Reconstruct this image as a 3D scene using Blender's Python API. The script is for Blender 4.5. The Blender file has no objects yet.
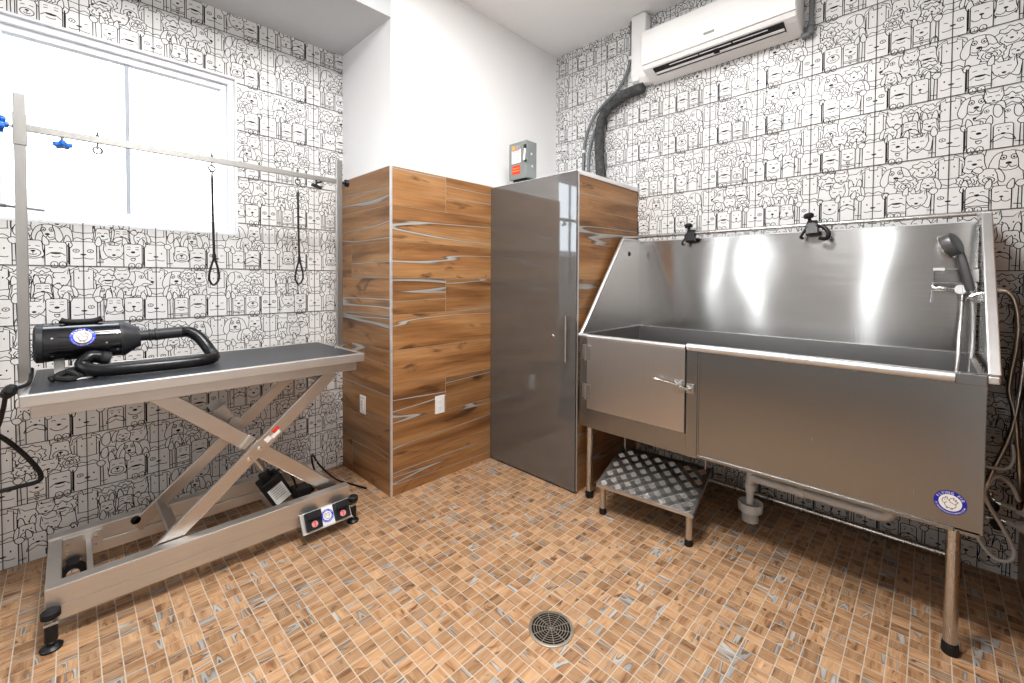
import bpy, bmesh, math, random
from math import sin, cos, pi, radians, sqrt, atan2
from mathutils import Vector, Matrix

sc = bpy.context.scene
COL = sc.collection
rnd = random.Random(7)

# ------------------------------------------------------------------ room measures (metres)
X_DOG = 3.185      # tiled wall behind the tub
Y_WIN = 3.244      # tiled wall with the window
X_RET, Y_MID = 1.4705, 2.534   # corner of the timber-clad wall
Y_RIGHT = -0.331
X_REAR = -1.75
H_MAIN, H_NICHE, H_WOOD = 3.494, 3.126, 2.1725

# ------------------------------------------------------------------ materials
def new_mat(name):
    m = bpy.data.materials.new(name); m.use_nodes = True
    nt = m.node_tree; nt.nodes.clear()
    out = nt.nodes.new('ShaderNodeOutputMaterial')
    b = nt.nodes.new('ShaderNodeBsdfPrincipled')
    nt.links.new(b.outputs[0], out.inputs[0])
    return m, nt, b, out

def N(nt, kind, **kw):
    n = nt.nodes.new(kind)
    for k, v in kw.items():
        if k.startswith('i_'):
            key = k[2:]
            key = int(key) if key.isdigit() else key.replace('_', ' ')
            n.inputs[key].default_value = v
        else:
            setattr(n, k, v)
    return n

def ramp(nt, stops, interp='LINEAR'):
    r = nt.nodes.new('ShaderNodeValToRGB'); r.color_ramp.interpolation = interp
    e = r.color_ramp.elements
    while len(e) > 1: e.remove(e[-1])
    e[0].position, e[0].color = stops[0][0], stops[0][1]
    for p, c in stops[1:]:
        x = e.new(p); x.color = c
    return r

def g(v, a=1.0): return (v, v, v, a)

def plain(name, col, rough=.5, metal=0.0, spec=.5, coat=0.0, var=.06, scale=14.0, bump=0.0):
    """paint / plastic / rubber with slight procedural unevenness"""
    m, nt, b, out = new_mat(name)
    tc = N(nt, 'ShaderNodeTexCoord')
    no = N(nt, 'ShaderNodeTexNoise', i_Scale=scale, i_Detail=3.0)
    nt.links.new(tc.outputs['Object'], no.inputs['Vector'])
    c = (*col, 1)
    r = ramp(nt, [(.3, tuple(max(0, x*(1-var)) for x in col)+(1,)), (.7, tuple(min(1, x*(1+var)) for x in col)+(1,))])
    nt.links.new(no.outputs['Fac'], r.inputs[0]); nt.links.new(r.outputs[0], b.inputs['Base Color'])
    b.inputs['Roughness'].default_value = rough; b.inputs['Metallic'].default_value = metal
    b.inputs['Specular IOR Level'].default_value = spec; b.inputs['Coat Weight'].default_value = coat
    if bump:
        bp = N(nt, 'ShaderNodeBump', i_Strength=bump, i_Distance=.002)
        nt.links.new(no.outputs['Fac'], bp.inputs['Height']); nt.links.new(bp.outputs[0], b.inputs['Normal'])
    return m

def steel(name, base=.60, rough=.3, stretch=(1, 1, 60), aniso=0.0, tint=(1, .985, .96), warp=0.0, rot=0.0, rv=.05):
    """brushed stainless: fine streaks in colour and roughness, optional sheet warp"""
    m, nt, b, out = new_mat(name)
    tc = N(nt, 'ShaderNodeTexCoord')
    mp = N(nt, 'ShaderNodeMapping'); mp.inputs['Scale'].default_value = stretch
    nt.links.new(tc.outputs['Object'], mp.inputs['Vector'])
    no = N(nt, 'ShaderNodeTexNoise', i_Scale=6.0, i_Detail=4.0)
    nt.links.new(mp.outputs[0], no.inputs['Vector'])
    lo, hi = base*.975, base*1.02
    r = ramp(nt, [(.3, (lo*tint[0], lo*tint[1], lo*tint[2], 1)), (.7, (hi*tint[0], hi*tint[1], hi*tint[2], 1))])
    nt.links.new(no.outputs['Fac'], r.inputs[0]); nt.links.new(r.outputs[0], b.inputs['Base Color'])
    rr = N(nt, 'ShaderNodeMapRange'); rr.inputs[3].default_value = rough-rv; rr.inputs[4].default_value = rough+rv
    nt.links.new(no.outputs['Fac'], rr.inputs[0]); nt.links.new(rr.outputs[0], b.inputs['Roughness'])
    b.inputs['Metallic'].default_value = 1.0
    if aniso:
        b.inputs['Anisotropic'].default_value = aniso
        b.inputs['Anisotropic Rotation'].default_value = rot
        tg = N(nt, 'ShaderNodeTangent', direction_type='RADIAL', axis='Z')
        nt.links.new(tg.outputs[0], b.inputs['Tangent'])
    if warp:
        n2 = N(nt, 'ShaderNodeTexNoise', i_Scale=1.6, i_Detail=1.0)
        nt.links.new(tc.outputs['Object'], n2.inputs['Vector'])
        bp = N(nt, 'ShaderNodeBump', i_Strength=1.0, i_Distance=warp)
        nt.links.new(n2.outputs['Fac'], bp.inputs['Height']); nt.links.new(bp.outputs[0], b.inputs['Normal'])
    return m

def wood_tile(name, gain=1.0, vein=1.0, rough=.32, light=False):
    """printed timber porcelain: uv in metres along/across the grain, 'rnd' = per tile random"""
    m, nt, b, out = new_mat(name)
    L = nt.links.new
    uv = N(nt, 'ShaderNodeUVMap'); uv.uv_map = 'UVMap'
    at = N(nt, 'ShaderNodeVertexColor'); at.layer_name = 'rnd'
    sep = N(nt, 'ShaderNodeSeparateColor'); L(at.outputs[0], sep.inputs[0])
    off = N(nt, 'ShaderNodeVectorMath', operation='SCALE'); off.inputs['Scale'].default_value = 37.0
    L(at.outputs[0], off.inputs[0])
    def coords(sx, sy):
        mp = N(nt, 'ShaderNodeMapping'); mp.inputs['Scale'].default_value = (sx, sy, 1)
        L(uv.outputs[0], mp.inputs['Vector'])
        ad = N(nt, 'ShaderNodeVectorMath', operation='ADD')
        L(mp.outputs[0], ad.inputs[0]); L(off.outputs[0], ad.inputs[1])
        return ad
    c1 = coords(*(( 5, 34) if light else (.9, 8)))
    n1 = N(nt, 'ShaderNodeTexNoise', i_Scale=1.0, i_Detail=3.0, i_Distortion=.5); L(c1.outputs[0], n1.inputs['Vector'])
    if light:
        st = [(.28, (.27, .14, .075, 1)), (.40, (.47, .27, .14, 1)), (.52, (.58, .355, .20, 1)), (.70, (.66, .43, .26, 1))]
    else:
        st = [(.22, (.15, .072, .030, 1)), (.38, (.30, .148, .060, 1)), (.5, (.43, .222, .092, 1)), (.72, (.56, .325, .155, 1))]
    r1 = ramp(nt, st); L(n1.outputs['Fac'], r1.inputs[0])
    c2 = coords(*((14, 240) if light else (4, 90)))
    n2 = N(nt, 'ShaderNodeTexNoise', i_Scale=1.0, i_Detail=3.0); L(c2.outputs[0], n2.inputs['Vector'])
    r2 = ramp(nt, [(.3, g(.82)), (.65, g(1.06))]); L(n2.outputs['Fac'], r2.inputs[0])
    mu = N(nt, 'ShaderNodeMix', data_type='RGBA', blend_type='MULTIPLY'); mu.inputs['Factor'].default_value = 1
    L(r1.outputs[0], mu.inputs['A']); L(r2.outputs[0], mu.inputs['B'])
    # dark knots / burnt patches
    c3 = coords(*((9, 20) if light else (2.2, 7)))
    n3 = N(nt, 'ShaderNodeTexNoise', i_Scale=1.0, i_Detail=5.0, i_Distortion=1.6); L(c3.outputs[0], n3.inputs['Vector'])
    r3 = ramp(nt, [(.60, g(0)), (.72, g(.85))]); L(n3.outputs['Fac'], r3.inputs[0])
    mk = N(nt, 'ShaderNodeMix', data_type='RGBA'); mk.inputs['B'].default_value = (.075, .04, .022, 1)
    L(r3.outputs[0], mk.inputs['Factor']); L(mu.outputs['Result'], mk.inputs['A'])
    # grey filled cracks: contour band of a stretched field
    c4 = coords(*((1.6, 13) if light else (.24, 5.0)))
    n4 = N(nt, 'ShaderNodeTexNoise', i_Scale=1.0, i_Detail=2.5, i_Roughness=.4, i_Distortion=.15); L(c4.outputs[0], n4.inputs['Vector'])
    w = .0064*vein; c0 = .615 if light else .555
    rm = ramp(nt, [(c0-w*1.7, g(0)), (c0-w, g(1)), (c0+w, g(1)), (c0+w*1.7, g(0))]); L(n4.outputs['Fac'], rm.inputs[0])
    rc = ramp(nt, [(c0-w*1.5, (.03, .02, .015, 1)), (c0-w*.8, (.42, .39, .36, 1)), (c0+w*.6, (.54, .52, .49, 1)), (c0+w*1.3, (.05, .035, .025, 1))])
    L(n4.outputs['Fac'], rc.inputs[0])
    mv = N(nt, 'ShaderNodeMix', data_type='RGBA')
    L(rm.outputs[0], mv.inputs['Factor']); L(mk.outputs['Result'], mv.inputs['A']); L(rc.outputs[0], mv.inputs['B'])
    # per tile brightness
    br = N(nt, 'ShaderNodeMapRange'); br.inputs[3].default_value = (.70 if light else .74)*gain; br.inputs[4].default_value = (1.08 if light else 1.14)*gain
    L(sep.outputs[2], br.inputs[0])
    fin = N(nt, 'ShaderNodeVectorMath', operation='SCALE')
    L(mv.outputs['Result'], fin.inputs[0]); L(br.outputs[0], fin.inputs['Scale'])
    L(fin.outputs[0], b.inputs['Base Color'])
    b.inputs['Roughness'].default_value = rough
    bp = N(nt, 'ShaderNodeBump', i_Strength=.25, i_Distance=.001)
    L(n2.outputs['Fac'], bp.inputs['Height']); L(bp.outputs[0], b.inputs['Normal'])
    return m

M = {}
M['tile_white'] = plain('glazed_white_tile', (.78, .78, .78), rough=.28, var=.015, scale=3)
M['ink'] = plain('black_ink', (.03, .03, .032), rough=.6, var=.1, spec=.15)
M['joint'] = plain('dark_grout', (.085, .085, .09), rough=.8, var=.15)
M['paint'] = plain('white_wall_paint', (.86, .865, .87), rough=.65, var=.01, scale=2)
M['paint_grey'] = plain('mid_grey_wall_paint', (.30, .295, .29), rough=.7, var=.02, scale=2)
M['ceiling_niche'] = plain('niche_ceiling_shaded_white', (.60, .62, .64), rough=.8, var=.01, scale=2)  # same white as the main ceiling; niche shade put into the colour
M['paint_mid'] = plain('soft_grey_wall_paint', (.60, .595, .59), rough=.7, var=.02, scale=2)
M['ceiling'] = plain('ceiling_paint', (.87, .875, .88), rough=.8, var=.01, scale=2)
M['trim_metal'] = plain('satin_edge_trim', (.72, .72, .74), rough=.35, metal=.6, var=.04)
M['grout'] = plain('pale_grout', (.62, .54, .45), rough=.85, var=.08, scale=40)
M['grout_wall'] = plain('grey_beige_grout', (.46, .40, .33), rough=.85, var=.08, scale=40)
M['wood_wall'] = wood_tile('timber_look_wall_tile', gain=.84)
M['wood_floor'] = wood_tile('timber_look_mosaic', gain=.94, vein=2.6, light=True, rough=.42)
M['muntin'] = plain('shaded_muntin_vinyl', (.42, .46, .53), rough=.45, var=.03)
M['vinyl'] = plain('white_window_vinyl', (.83, .86, .9), rough=.35, var=.02)
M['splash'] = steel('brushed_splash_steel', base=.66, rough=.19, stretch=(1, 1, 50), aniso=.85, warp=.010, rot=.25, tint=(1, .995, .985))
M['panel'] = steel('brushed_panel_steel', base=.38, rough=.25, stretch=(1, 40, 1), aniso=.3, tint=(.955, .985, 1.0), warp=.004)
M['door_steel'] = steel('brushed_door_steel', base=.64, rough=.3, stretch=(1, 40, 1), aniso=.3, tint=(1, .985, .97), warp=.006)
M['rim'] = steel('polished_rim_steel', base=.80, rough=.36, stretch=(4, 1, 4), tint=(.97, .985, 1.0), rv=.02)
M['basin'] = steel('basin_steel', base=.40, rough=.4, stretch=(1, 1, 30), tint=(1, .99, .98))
M['pipe'] = steel('satin_pipe_steel', base=.62, rough=.28, stretch=(10, 10, 1))
M['arm'] = steel('warm_brushed_steel', base=.62, rough=.34, stretch=(1, 10, 10), tint=(1, .955, .91), rv=.02)
M['post'] = steel('post_steel', base=.46, rough=.34, stretch=(8, 8, 1), tint=(1, .985, .96), rv=.02)
M['rail'] = steel('brushed_rail_steel', base=.72, rough=.42, stretch=(1, 12, 12), tint=(1, .985, .96), rv=.02)
M['chrome'] = steel('chrome', base=.80, rough=.1, stretch=(4, 4, 4), rv=.03)
M['hose_steel'] = steel('metal_braid', base=.72, rough=.32, stretch=(60, 60, 60))
M['rubber'] = plain('black_rubber', (.012, .012, .013), rough=.55, var=.2)
M['black'] = plain('black_plastic', (.014, .014, .016), rough=.38, var=.2)
M['black_gloss'] = plain('gloss_black_enamel', (.012, .0125, .015), rough=.13, coat=.6, var=.15)
M['cap_grey'] = plain('charcoal_plastic', (.035, .037, .042), rough=.45, var=.15)
M['hose_black'] = plain('black_hose', (.012, .012, .014), rough=.3, var=.25, scale=60, bump=.2)
M['white_plastic'] = plain('white_plastic', (.83, .83, .83), rough=.35, var=.02)
M['pvc'] = plain('white_pvc', (.80, .79, .77), rough=.4, var=.04)
M['ac_white'] = plain('ac_white_plastic', (.88, .88, .88), rough=.3, var=.01)
M['slot'] = plain('dark_slot', (.02, .02, .022), rough=.7, var=.2)
M['blue'] = plain('blue_plastic', (.015, .16, .62), rough=.35, var=.1)
M['badge_blue'] = plain('badge_blue', (.012, .022, .36), rough=.35, var=.05)
M['badge_blue_bright'] = plain('badge_blue_bright', (.02, .06, .72), rough=.35, var=.05)
M['badge_white'] = plain('badge_white', (.84, .84, .83), rough=.35, var=.02)
M['badge_line'] = plain('badge_line', (.30, .20, .17), rough=.5, var=.1)
M['red'] = plain('red_label', (.80, .055, .03), rough=.45, var=.05)
M['yellow'] = plain('amber_label', (.72, .40, .06), rough=.5, var=.1)
M['label_grey'] = plain('printed_grey', (.34, .34, .34), rough=.5, var=.2)
M['enclosure'] = plain('grey_enclosure_paint', (.235, .262, .258), rough=.45, var=.06)
M['cabinet_grey'] = plain('high_gloss_grey_laminate', (.115, .108, .103), rough=.045, spec=.9, coat=1.0, var=.03, scale=2)
M['insulation'] = plain('black_foam_insulation', (.075, .077, .08), rough=.8, var=.35, scale=30, bump=.6)
M['conduit'] = plain('grey_conduit', (.20, .215, .225), rough=.5, var=.08)
M['shower_grey'] = plain('satin_grey_plastic', (.17, .17, .175), rough=.32, metal=.5, var=.1)
M['drain_steel'] = plain('dull_drain_nickel', (.46, .42, .36), rough=.4, metal=.8, var=.1)
M['pink'] = plain('pink_sticker', (.75, .33, .36), rough=.4, var=.1)
M['floor_dark'] = plain('drain_hole', (.01, .009, .008), rough=.9, var=.1)

def make_glass():
    m, nt, b, out = new_mat('window_glass')
    nt.nodes.remove(b)
    tr = N(nt, 'ShaderNodeBsdfTransparent'); gl = N(nt, 'ShaderNodeBsdfGlossy', i_Roughness=.02)
    tr.inputs[0].default_value = (.97, .985, 1, 1)
    fr = N(nt, 'ShaderNodeFresnel', i_IOR=1.3); mx = N(nt, 'ShaderNodeMixShader')
    nt.links.new(fr.outputs[0], mx.inputs[0]); nt.links.new(tr.outputs[0], mx.inputs[1]); nt.links.new(gl.outputs[0], mx.inputs[2])
    nt.links.new(mx.outputs[0], out.inputs[0])
    return m
M['glass'] = make_glass()

def make_acrylic():
    m, nt, b, out = new_mat('clear_acrylic')
    nt.nodes.remove(b)
    tr = N(nt, 'ShaderNodeBsdfTransparent'); gl = N(nt, 'ShaderNodeBsdfGlossy', i_Roughness=.08)
    tr.inputs[0].default_value = (.97, .975, .98, 1)
    fr = N(nt, 'ShaderNodeFresnel', i_IOR=1.45); mx = N(nt, 'ShaderNodeMixShader')
    nt.links.new(fr.outputs[0], mx.inputs[0]); nt.links.new(tr.outputs[0], mx.inputs[1]); nt.links.new(gl.outputs[0], mx.inputs[2])
    nt.links.new(mx.outputs[0], out.inputs[0])
    return m
M['acrylic'] = make_acrylic()

def make_mat_rubber():
    m, nt, b, out = new_mat('studded_table_mat')
    tc = N(nt, 'ShaderNodeTexCoord')
    mp = N(nt, 'ShaderNodeMapping'); mp.inputs['Scale'].default_value = (62, 62, 62)
    nt.links.new(tc.outputs['Object'], mp.inputs['Vector'])
    vo = N(nt, 'ShaderNodeTexVoronoi', i_Scale=1.0, i_Randomness=0.0)
    nt.links.new(mp.outputs[0], vo.inputs['Vector'])
    r = ramp(nt, [(.2, (.13, .14, .16, 1)), (.5, (.035, .038, .046, 1))]); nt.links.new(vo.outputs['Distance'], r.inputs[0])
    nt.links.new(r.outputs[0], b.inputs['Base Color'])
    b.inputs['Roughness'].default_value = .40; b.inputs['Specular IOR Level'].default_value = .9
    bp = N(nt, 'ShaderNodeBump', i_Strength=.8, i_Distance=.002, invert=True)
    nt.links.new(vo.outputs['Distance'], bp.inputs['Height']); nt.links.new(bp.outputs[0], b.inputs['Normal'])
    return m
M['mat'] = make_mat_rubber()

# ------------------------------------------------------------------ mesh helpers
def finish(name, bm, mats, parent=None, smooth=False, bevel=0.0, angle=40, segs=2):
    me = bpy.data.meshes.new(name)
    bm.normal_update()
    bm.to_mesh(me); bm.free()
    for m in (mats if isinstance(mats, (list, tuple)) else [mats]): me.materials.append(M[m] if isinstance(m, str) else m)
    o = bpy.data.objects.new(name, me); COL.objects.link(o)
    if parent is not None:
        o.parent = parent
        o.matrix_parent_inverse = base_inverse(parent)
    if smooth:
        for p in me.polygons: p.use_smooth = True
        me.set_sharp_from_angle(angle=radians(angle))
    if bevel:
        md = o.modifiers.new('bevel', 'BEVEL'); md.width = bevel; md.segments = segs; md.limit_method = 'ANGLE'; md.angle_limit = radians(40)
        md.harden_normals = False
    return o

def base_inverse(p):
    # roots are Empties standing at the thing's base, parts carry world coordinates
    return Matrix.Translation(-Vector(p.location)) if p.parent is None and p.type == 'EMPTY' else Matrix.Identity(4)

def thing(name, label, cat, loc, group=None):
    o = bpy.data.objects.new(name, None); COL.objects.link(o)
    o.location = loc; o.empty_display_size = .1
    o['label'] = label; o['category'] = cat
    if group: o['group'] = group
    return o

def tag(o, label, cat, group=None):
    o['label'] = label; o['category'] = cat
    if group: o['group'] = group
    return o

def structure(o):
    o['kind'] = 'structure'; return o

def box(bm, x0, x1, y0, y1, z0, z1, mat=0):
    if x1 < x0: x0, x1 = x1, x0
    if y1 < y0: y0, y1 = y1, y0
    if z1 < z0: z0, z1 = z1, z0
    v = [bm.verts.new(p) for p in ((x0,y0,z0),(x1,y0,z0),(x1,y1,z0),(x0,y1,z0),(x0,y0,z1),(x1,y0,z1),(x1,y1,z1),(x0,y1,z1))]
    for f in ((3,2,1,0),(4,5,6,7),(0,1,5,4),(1,2,6,5),(2,3,7,6),(3,0,4,7)):
        bm.faces.new([v[i] for i in f]).material_index = mat

def frame_of(d, up=(0, 0, 1)):
    d = Vector(d).normalized(); up = Vector(up)
    if abs(d.dot(up)) > .98: up = Vector((1, 0, 0)) if abs(d.x) < .9 else Vector((0, 1, 0))
    s = d.cross(up).normalized(); u = s.cross(d).normalized()
    return d, s, u

def bar(bm, p0, p1, w, h, up=(0, 0, 1), mat=0):
    """rectangular bar from p0 to p1: w across (sideways), h along 'up'"""
    p0, p1 = Vector(p0), Vector(p1); d, s, u = frame_of(p1-p0, up)
    c = []
    for p in (p0, p1):
        for a, b_ in ((-1,-1),(1,-1),(1,1),(-1,1)): c.append(bm.verts.new(p+s*a*w/2+u*b_*h/2))
    for f in ((0,1,2,3),(7,6,5,4),(0,4,5,1),(1,5,6,2),(2,6,7,3),(3,7,4,0)):
        bm.faces.new([c[i] for i in f]).material_index = mat

def cyl(bm, p0, p1, r0, r1=None, n=24, mat=0, caps=True):
    lathe(bm, p0, p1, [(0, r0), (1, r0 if r1 is None else r1)], n, mat, caps)

def lathe(bm, p0, p1, prof, n=28, mat=0, caps=True):
    """prof: (t along p0->p1 as fraction, radius)"""
    p0, p1 = Vector(p0), Vector(p1); d, s, u = frame_of(p1-p0)
    L = (p1-p0)
    rings = []
    for t, r in prof:
        c = p0+L*t
        if r < 1e-6: rings.append([bm.verts.new(c)])
        else: rings.append([bm.verts.new(c+(s*cos(2*pi*k/n)+u*sin(2*pi*k/n))*r) for k in range(n)])
    for a, b_ in zip(rings, rings[1:]):
        for k in range(n):
            k2 = (k+1) % n
            if len(a) == 1 and len(b_) == 1: continue
            if len(a) == 1: f = bm.faces.new((a[0], b_[k], b_[k2]))
            elif len(b_) == 1: f = bm.faces.new((a[k], b_[0], a[k2]))
            else: f = bm.faces.new((a[k], b_[k], b_[k2], a[k2]))
            f.material_index = mat
    if caps:
        if len(rings[0]) > 1: bm.faces.new(rings[0]).material_index = mat
        if len(rings[-1]) > 1: bm.faces.new(list(reversed(rings[-1]))).material_index = mat

def cat(pts, n=8, closed=False):
    P = [Vector(p) for p in pts]; out = []
    L = len(P); rng = range(L if closed else L-1)
    for i in rng:
        p1, p2 = P[i], P[(i+1) % L]
        p0 = P[(i-1) % L] if (closed or i > 0) else p1*2-p2
        p3 = P[(i+2) % L] if (closed or i+2 < L) else p2*2-p1
        for k in range(n):
            t = k/n
            out.append(.5*((2*p1)+(p2-p0)*t+(2*p0-5*p1+4*p2-p3)*t*t+(3*p1-p0-3*p2+p3)*t**3))
    if not closed: out.append(P[-1])
    return out

def tube(bm, pts, r, n=12, closed=False, mat=0, radii=None):
    P = [Vector(p) for p in pts]; L = len(P); rings = []; prev = None
    for i, p in enumerate(P):
        a = P[(i-1) % L] if (closed or i) else p
        b_ = P[(i+1) % L] if (closed or i < L-1) else p
        t = (b_-a).normalized()
        if prev is None:
            s = t.cross(Vector((0, 0, 1)))
            if s.length < .05: s = t.cross(Vector((1, 0, 0)))
            s.normalize()
        else:
            s = (prev-t*prev.dot(t))
            s = s.normalized() if s.length > 1e-6 else t.orthogonal().normalized()
        prev = s; u = s.cross(t)
        rr = radii[i] if radii else r
        rings.append([bm.verts.new(p+(s*cos(2*pi*k/n)+u*sin(2*pi*k/n))*rr) for k in range(n)])
    for i in range(L if closed else L-1):
        a, b_ = rings[i], rings[(i+1) % L]
        for k in range(n):
            bm.faces.new((a[k], a[(k+1) % n], b_[(k+1) % n], b_[k])).material_index = mat
    if not closed:
        bm.faces.new(list(reversed(rings[0]))).material_index = mat; bm.faces.new(rings[-1]).material_index = mat

def prism(bm, poly, axis, a0, a1, mat=0):
    """extrude a 2-D polygon along an axis: axis X -> poly (y,z); Y -> (x,z); Z -> (x,y)"""
    def P(p, a): return {'X': (a, p[0], p[1]), 'Y': (p[0], a, p[1]), 'Z': (p[0], p[1], a)}[axis]
    A = [bm.verts.new(P(p, a0)) for p in poly]; B = [bm.verts.new(P(p, a1)) for p in poly]
    n = len(poly)
    bm.faces.new(A).material_index = mat; bm.faces.new(list(reversed(B))).material_index = mat
    for i in range(n): bm.faces.new((A[i], B[i], B[(i+1) % n], A[(i+1) % n])).material_index = mat
    bmesh.ops.recalc_face_normals(bm, faces=bm.faces[:])

def mk(name, mats, fn, parent=None, **kw):
    bm = bmesh.new(); fn(bm)
    return finish(name, bm, mats, parent, **kw)

def boxes(name, mats, lst, parent=None, **kw):
    def f(bm):
        for b_ in lst: box(bm, *b_)
    return mk(name, mats, f, parent, **kw)

def each(name, mats, fns, parent=None, **kw):
    return [mk(name, mats, f, parent, **kw) for f in fns]

def boxes_each(name, mats, lst, parent=None, **kw):
    return [boxes(name, mats, [b_], parent, **kw) for b_ in lst]

def tubeobj(name, mat, pts, r, parent=None, n=10, k=8, closed=False):
    return mk(name, mat, lambda bm: tube(bm, cat(pts, k, closed), r, n, closed), parent, smooth=True)

# ------------------------------------------------------------------ dog pattern (line drawings as thin raised glaze)
class Tile:
    def __init__(s): s.sh = []
    def fill(s, p): s.sh.append(('f', [tuple(q) for q in p], 0))
    def dark(s, p): s.sh.append(('d', [tuple(q) for q in p], 0))
    def line(s, p, closed=False, w=.0105): s.sh.append(('c' if closed else 'l', [tuple(q) for q in p], w))
    def blob(s, p): s.fill(p); s.line(p, True)
    def sketch(s, p): s.fill(p); s.line(p)

def ell(cx, cy, rx, ry, a0=0, a1=360, n=16, rot=0):
    cr, sr = cos(radians(rot)), sin(radians(rot)); out = []
    full = abs(a1-a0) >= 359
    for k in range(n if full else n+1):
        a = radians(a0+(a1-a0)*k/n); x, y = rx*cos(a), ry*sin(a)
        out.append((cx+x*cr-y*sr, cy+x*sr+y*cr))
    return out

def sm(pts, closed=False, n=4): return [(p.x, p.y) for p in cat([(a, b_, 0) for a, b_ in pts], n, closed)]

def eyes(t, x, y, d, r):
    k = r.random()
    for s in (-1, 1):
        if k < .5: t.dark(ell(x+s*d, y, .009, .014, n=8))
        elif k < .75: t.line(ell(x+s*d, y-.015, .026, .02, 20, 160, 5))
        else: t.line([(x+s*d-.025, y+.004*s), (x+s*d+.025, y-.004*s)])
    if r.random() < .35:
        for s in (-1, 1): t.line(ell(x+s*d, y+.03, .03, .015, 30, 150, 4), w=.008)

def muzzle(t, x, y, s, r):
    k = r.randrange(6)
    if k == 0:    # smile
        t.dark(ell(x, y+.03*s, .028*s, .018*s, n=8)); t.line(ell(x, y+.02*s, .11*s, .09*s, 200, 340, 8))
    elif k == 1:  # w mouth
        t.dark(ell(x, y+.04*s, .030*s, .018*s, n=8)); t.line([(x, y+.03*s), (x, y-.02*s)])
        for q in (-1, 1): t.line(ell(x+q*.06*s, y-.01*s, .06*s, .05*s, 190, 350, 6))
    elif k == 2:  # moustache
        for q in (-1, 1):
            t.line(sm([(x, y+.06*s), (x+q*.1*s, y+.03*s), (x+q*.16*s, y-.08*s), (x+q*.06*s, y-.05*s), (x, y-.01*s)]))
        t.dark(ell(x, y+.06*s, .033*s, .020*s, n=8))
    elif k == 3:  # panting tongue
        t.dark(ell(x, y+.06*s, .034*s, .021*s, n=8)); t.line(ell(x, y+.03*s, .10*s, .06*s, 190, 350, 7))
        t.blob(ell(x, y-.06*s, .035*s, .05*s, 180, 360, 8))
    elif k == 4:  # flat scowl
        t.line(sm([(x-.12*s, y-.02*s), (x-.05*s, y+.03*s), (x, y+.01*s), (x+.05*s, y+.03*s), (x+.12*s, y-.02*s)])); t.dark(ell(x, y+.02*s, .07*s, .018*s, n=8))
        t.line(ell(x, y-.02*s, .06*s, .03*s, 200, 340, 5))
    else:         # oval muzzle
        t.line(ell(x, y, .10*s, .075*s, n=14), True); t.dark(ell(x, y+.035*s, .032*s, .018*s, n=8)); t.line([(x, y+.02*s), (x, y-.02*s)]); t.line(ell(x, y-.005*s, .05*s, .03*s, 200, 340, 5))

def leaf_ear(t, x, y, s, lean): t.blob(sm([(x-.04*s, y-.03), (x-.045*s+lean*.3, y+.07*s), (x+lean, y+.15*s), (x+.045*s+lean*.3, y+.06*s), (x+.04*s, y-.03)], True, 3))
def flop_ear(t, x, y, s, q): t.blob(sm([(x, y), (x+q*.07*s, y+.03*s), (x+q*.12*s, y-.05*s), (x+q*.09*s, y-.12*s), (x+q*.03*s, y-.07*s)], True, 3))

def box_dog(t, x0, x1, y1, r, y0=0.0, ears=None):
    e = r.randrange(4) if ears is None else ears
    xm = (x0+x1)/2; w = x1-x0
    if e == 1:
        for q in (-1, 1): leaf_ear(t, xm+q*w*.40, y1, .8, q*.02)
    t.sketch([(x0+.005, y0), (x0+.004, y1-.03), (x0+.02, y1-.006), (x0+.04, y1), (x1-.04, y1), (x1-.02, y1-.006), (x1-.004, y1-.03), (x1-.005, y0)])
    if e == 2:
        for q in (-1, 1): flop_ear(t, xm+q*w*.46, y1-.01, .75, q)
    if e == 3:
        leaf_ear(t, x0+.02, y1-.02, .8, -.03); flop_ear(t, x1-.02, y1, .7, 1)
    eyes(t, xm, y1-.10, w*.22, r); muzzle(t, xm, y1-.21, .9*w/.25, r)
    if r.random() < .35:
        t.line([(x0, y0+.08), (x1, y0+.09)]); t.line([(x0, y0+.05), (x1, y0+.06)]); t.line(ell(xm, y0+.045, .016, .018, n=8), True)

def body(t, x, y, w): t.sketch(sm([(x-w*1.25, .30), (x-w*1.05, y-.16), (x-w*.75, y-.02)])+sm([(x+w*.75, y-.02), (x+w*1.05, y-.16), (x+w*1.25, .30)]))

def round_dog(t, x, y, s, r):
    body(t, x, y, .13*s)
    t.blob(sm([(x-.10*s, y+.13*s), (x, y+.165*s), (x+.10*s, y+.13*s), (x+.145*s, y), (x+.10*s, y-.12*s), (x, y-.15*s), (x-.10*s, y-.12*s), (x-.145*s, y)], True, 3))
    for q in (-1, 1):
        if r.random() < .7: t.blob(sm([(x+q*.08*s, y+.13*s), (x+q*.15*s, y+.12*s), (x+q*.21*s, y-.02*s), (x+q*.19*s, y-.12*s), (x+q*.13*s, y-.08*s), (x+q*.11*s, y+.05*s)], True, 3))
        else: t.blob(sm([(x+q*.07*s, y+.14*s), (x+q*.13*s, y+.22*s), (x+q*.22*s, y+.16*s), (x+q*.13*s, y+.08*s)], True, 3))
    eyes(t, x, y+.03*s, .06*s, r); muzzle(t, x, y-.06*s, .8*s, r)

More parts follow.
